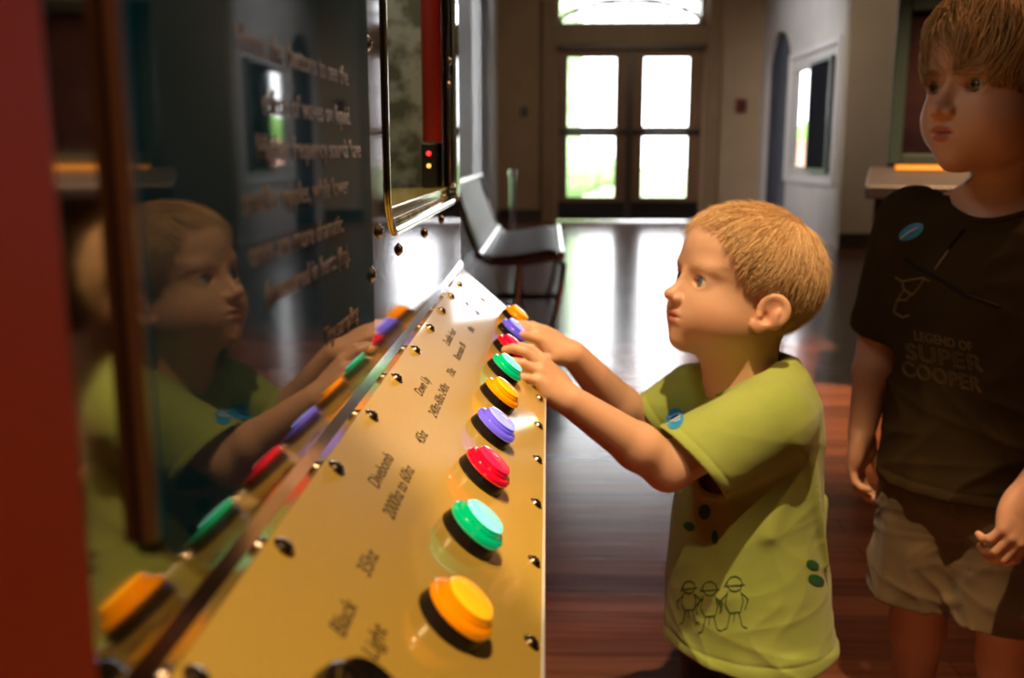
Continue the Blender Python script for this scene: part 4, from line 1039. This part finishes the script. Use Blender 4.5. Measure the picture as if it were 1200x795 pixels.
for fwd, q, knee, ank, hip in bfeet:
    c = Bf.w(18+fwd, 62*q, 50)
    X = Model(); X.u(ell((26+fwd, 62*q, 34), (78, 33, 32), Bf), .01); X.u(cap(Bf.w(-8+fwd, 62*q, 44), Bf.w(-10+fwd, 62*q, 74), .036, .035), .016); X.s(lambda P: P[..., 2]-.014, .002); X.s(cap(ank+V(0, 0, .006), ank+V(0, 0, .07), .028, .031), .002)
    s_o = worldparent(link('shoe', X.mesh('shoe', c-.105, c+.105, .003), m_shoe, smooth=True), boy)
    X = Model(); X.u(ell((26+fwd, 62*q, 14), (82, 36, 26), Bf), .01); X.i(lambda P: np.abs(P[..., 2]-.0085)-.0083, .002)
    so = link('sole', X.mesh('sole', c-.105, c+.105, .003), m_sole, smooth=True); bpy.context.view_layer.update(); so.parent = s_o; so.matrix_parent_inverse = s_o.matrix_world.inverted()
def bmask(q):
    f, l, u = q[..., 0], np.abs(q[..., 1]), q[..., 2]
    front = 66-f-np.clip(62-u, 0, 200)*.55
    back = np.where(f < -4, u+60, 1e3)
    side = np.where(f < 22, u-(-12+np.clip(f+16, -60, 40)*.9), 1e3)
    return np.minimum(np.minimum(front, back), np.minimum(np.where(f < -12, 1e3, side)+8, 60))
def bcomb(q):
    w = q-np.array([-30., -34., 88.]); w = w/(np.linalg.norm(w, axis=-1, keepdims=True)+1e-6)
    return w+np.stack([np.where(q[..., 0] < -20, -.2, .35), np.sign(q[..., 1])*.12, np.where(np.abs(q[..., 1]) > 35, -.8, -.15)], -1)
make_hair(Hb, boy, 'hair', ((.32, .17, .06), (.58, .34, .13), (.80, .54, .26)), bmask, 11, bcomb, 7000, 6.6, 11, .62, 6.5, 5, clump=.22, wave=.5, tipfly=.8, drop=lambda q: (q[..., 2] < 40) & ((q[..., 0] > 30) | (q[..., 2] < -20)), label='tousled sandy hair with a swept fringe')
# ================================================================ LIGHT AND CAMERA
tr = bx(.02, .08, -2.5, 8.6, 2.97, 3.0); box(tr, 1.27, 1.33, -2.5, 8.6, 2.97, 3.0)
for x in (.05, 1.3):
    for y in (-2.2, 3, 8.2): box(tr, x-.006, x+.006, y-.006, y+.006, 3.0, 3.4)
track = tag(obj('lighting_track', tr, m_black), 'pair of black lighting tracks hung below the ceiling', 'track')
def track_head(name, label, loc, target, power, col, ang, blend, size=.03):
    loc = Vector(loc); d = (Vector(target)-loc).normalized(); q = d.to_track_quat('-Z', 'Y')
    t = bpy.data.objects.new(name, None); C.objects.link(t); t.location = loc; t.empty_display_size = .05; t.parent = track
    R = q.to_matrix().to_4x4()
    can = lathe([(0, .10), (.03, .10), (.042, .07), (.045, -.05), (.042, -.05), (.038, .02), (0, .03)], 28)
    can.transform(R); obj('lamp_can', can, m_black, t, auto=40)
    obj('bracket', bx(-.008, .008, -.008, .008, .06, 2.98-loc.z), m_black, t)
    L = bpy.data.lights.new('spot', 'SPOT'); L.energy = power; L.color = col; L.spot_size = ang; L.spot_blend = blend; L.shadow_soft_size = size
    o = bpy.data.objects.new('lamp_beam', L); C.objects.link(o); o.parent = t; o.location = d*.045; o.rotation_euler = q.to_euler()
    return t
WARM = (1, .68, .36)
track_head('track_lamp', 'black track lamp aimed at the gold console and the small child', (.05, .30, 2.75), (.10, .98, .5), 245, WARM, math.radians(24.5), .35, .02)
track_head('track_lamp', 'black track lamp aimed at the near end of the console', (.05, -.4, 2.75), (-.02, .36, .62), 250, WARM, math.radians(32), .6, .03)
track_head('track_lamp', 'black track lamp lighting the floor beyond the children', (1.3, 2.8, 2.75), (1.35, 3.5, 0), 600, (1, .55, .25), math.radians(54), .9, .05)
track_head('track_lamp', 'black track lamp dimly washing the back of the older child', (1.3, .9, 2.75), (.62, 1.35, .95), 90, (1, .5, .22), math.radians(50), .9, .05)  # added fill that lifts the older child's hair and face
track_head('track_lamp', 'added unseen fill lamp on the track, brightening the beige end wall', (1.3, 6.6, 2.75), (3.2, 8.9, 1.6), 110, (1, .78, .55), math.radians(75), .9, .05)  # added lamp, only there to brighten the beige wall

track_head('track_lamp', 'added unseen fill lamp on the track, washing the wall beside the entrance doors, farthest of the outer track', (1.3, 8.4, 2.75), (1.0, 12.5, 1.3), 90, (1, .72, .44), math.radians(80), .9, .05)  # added warm fill for the dark far end of the room
track_head('track_lamp', 'added unseen fill lamp on the track, brightening the side window wall', (.05, 8.4, 2.75), (2.6, 10.6, 1.2), 330, (1, .93, .92), math.radians(62), .9, .05)  # added neutral wash that brightens the grey wall
wd = bpy.data.worlds.new('World'); scene.world = wd; wd.use_nodes = True
bg = wd.node_tree.nodes['Background']; bg.inputs[0].default_value = (.96, .97, 1, 1); bg.inputs[1].default_value = 9.0

cam = bpy.data.cameras.new('camera'); co = bpy.data.objects.new('camera', cam); C.objects.link(co); scene.camera = co
cam.sensor_width = 36; cam.lens = FPX/1200*36; cam.clip_start = .02
co.location = EYE
Mr = Matrix((RT, UPV, -FW)).transposed(); co.rotation_euler = Mr.to_euler()
cam.dof.use_dof = True; cam.dof.focus_distance = .80; cam.dof.aperture_fstop = 6.2
vs = scene.view_settings; vs.view_transform = 'Standard'; vs.look = 'None'; vs.gamma = 1; vs.exposure = 0; vs.use_curve_mapping = False
scene.render.film_transparent = False
try:
    scene.cycles.use_denoising = True; scene.cycles.max_bounces = 8; scene.cycles.sample_clamp_indirect = 6; scene.cycles.caustics_refractive = False
except Exception: pass
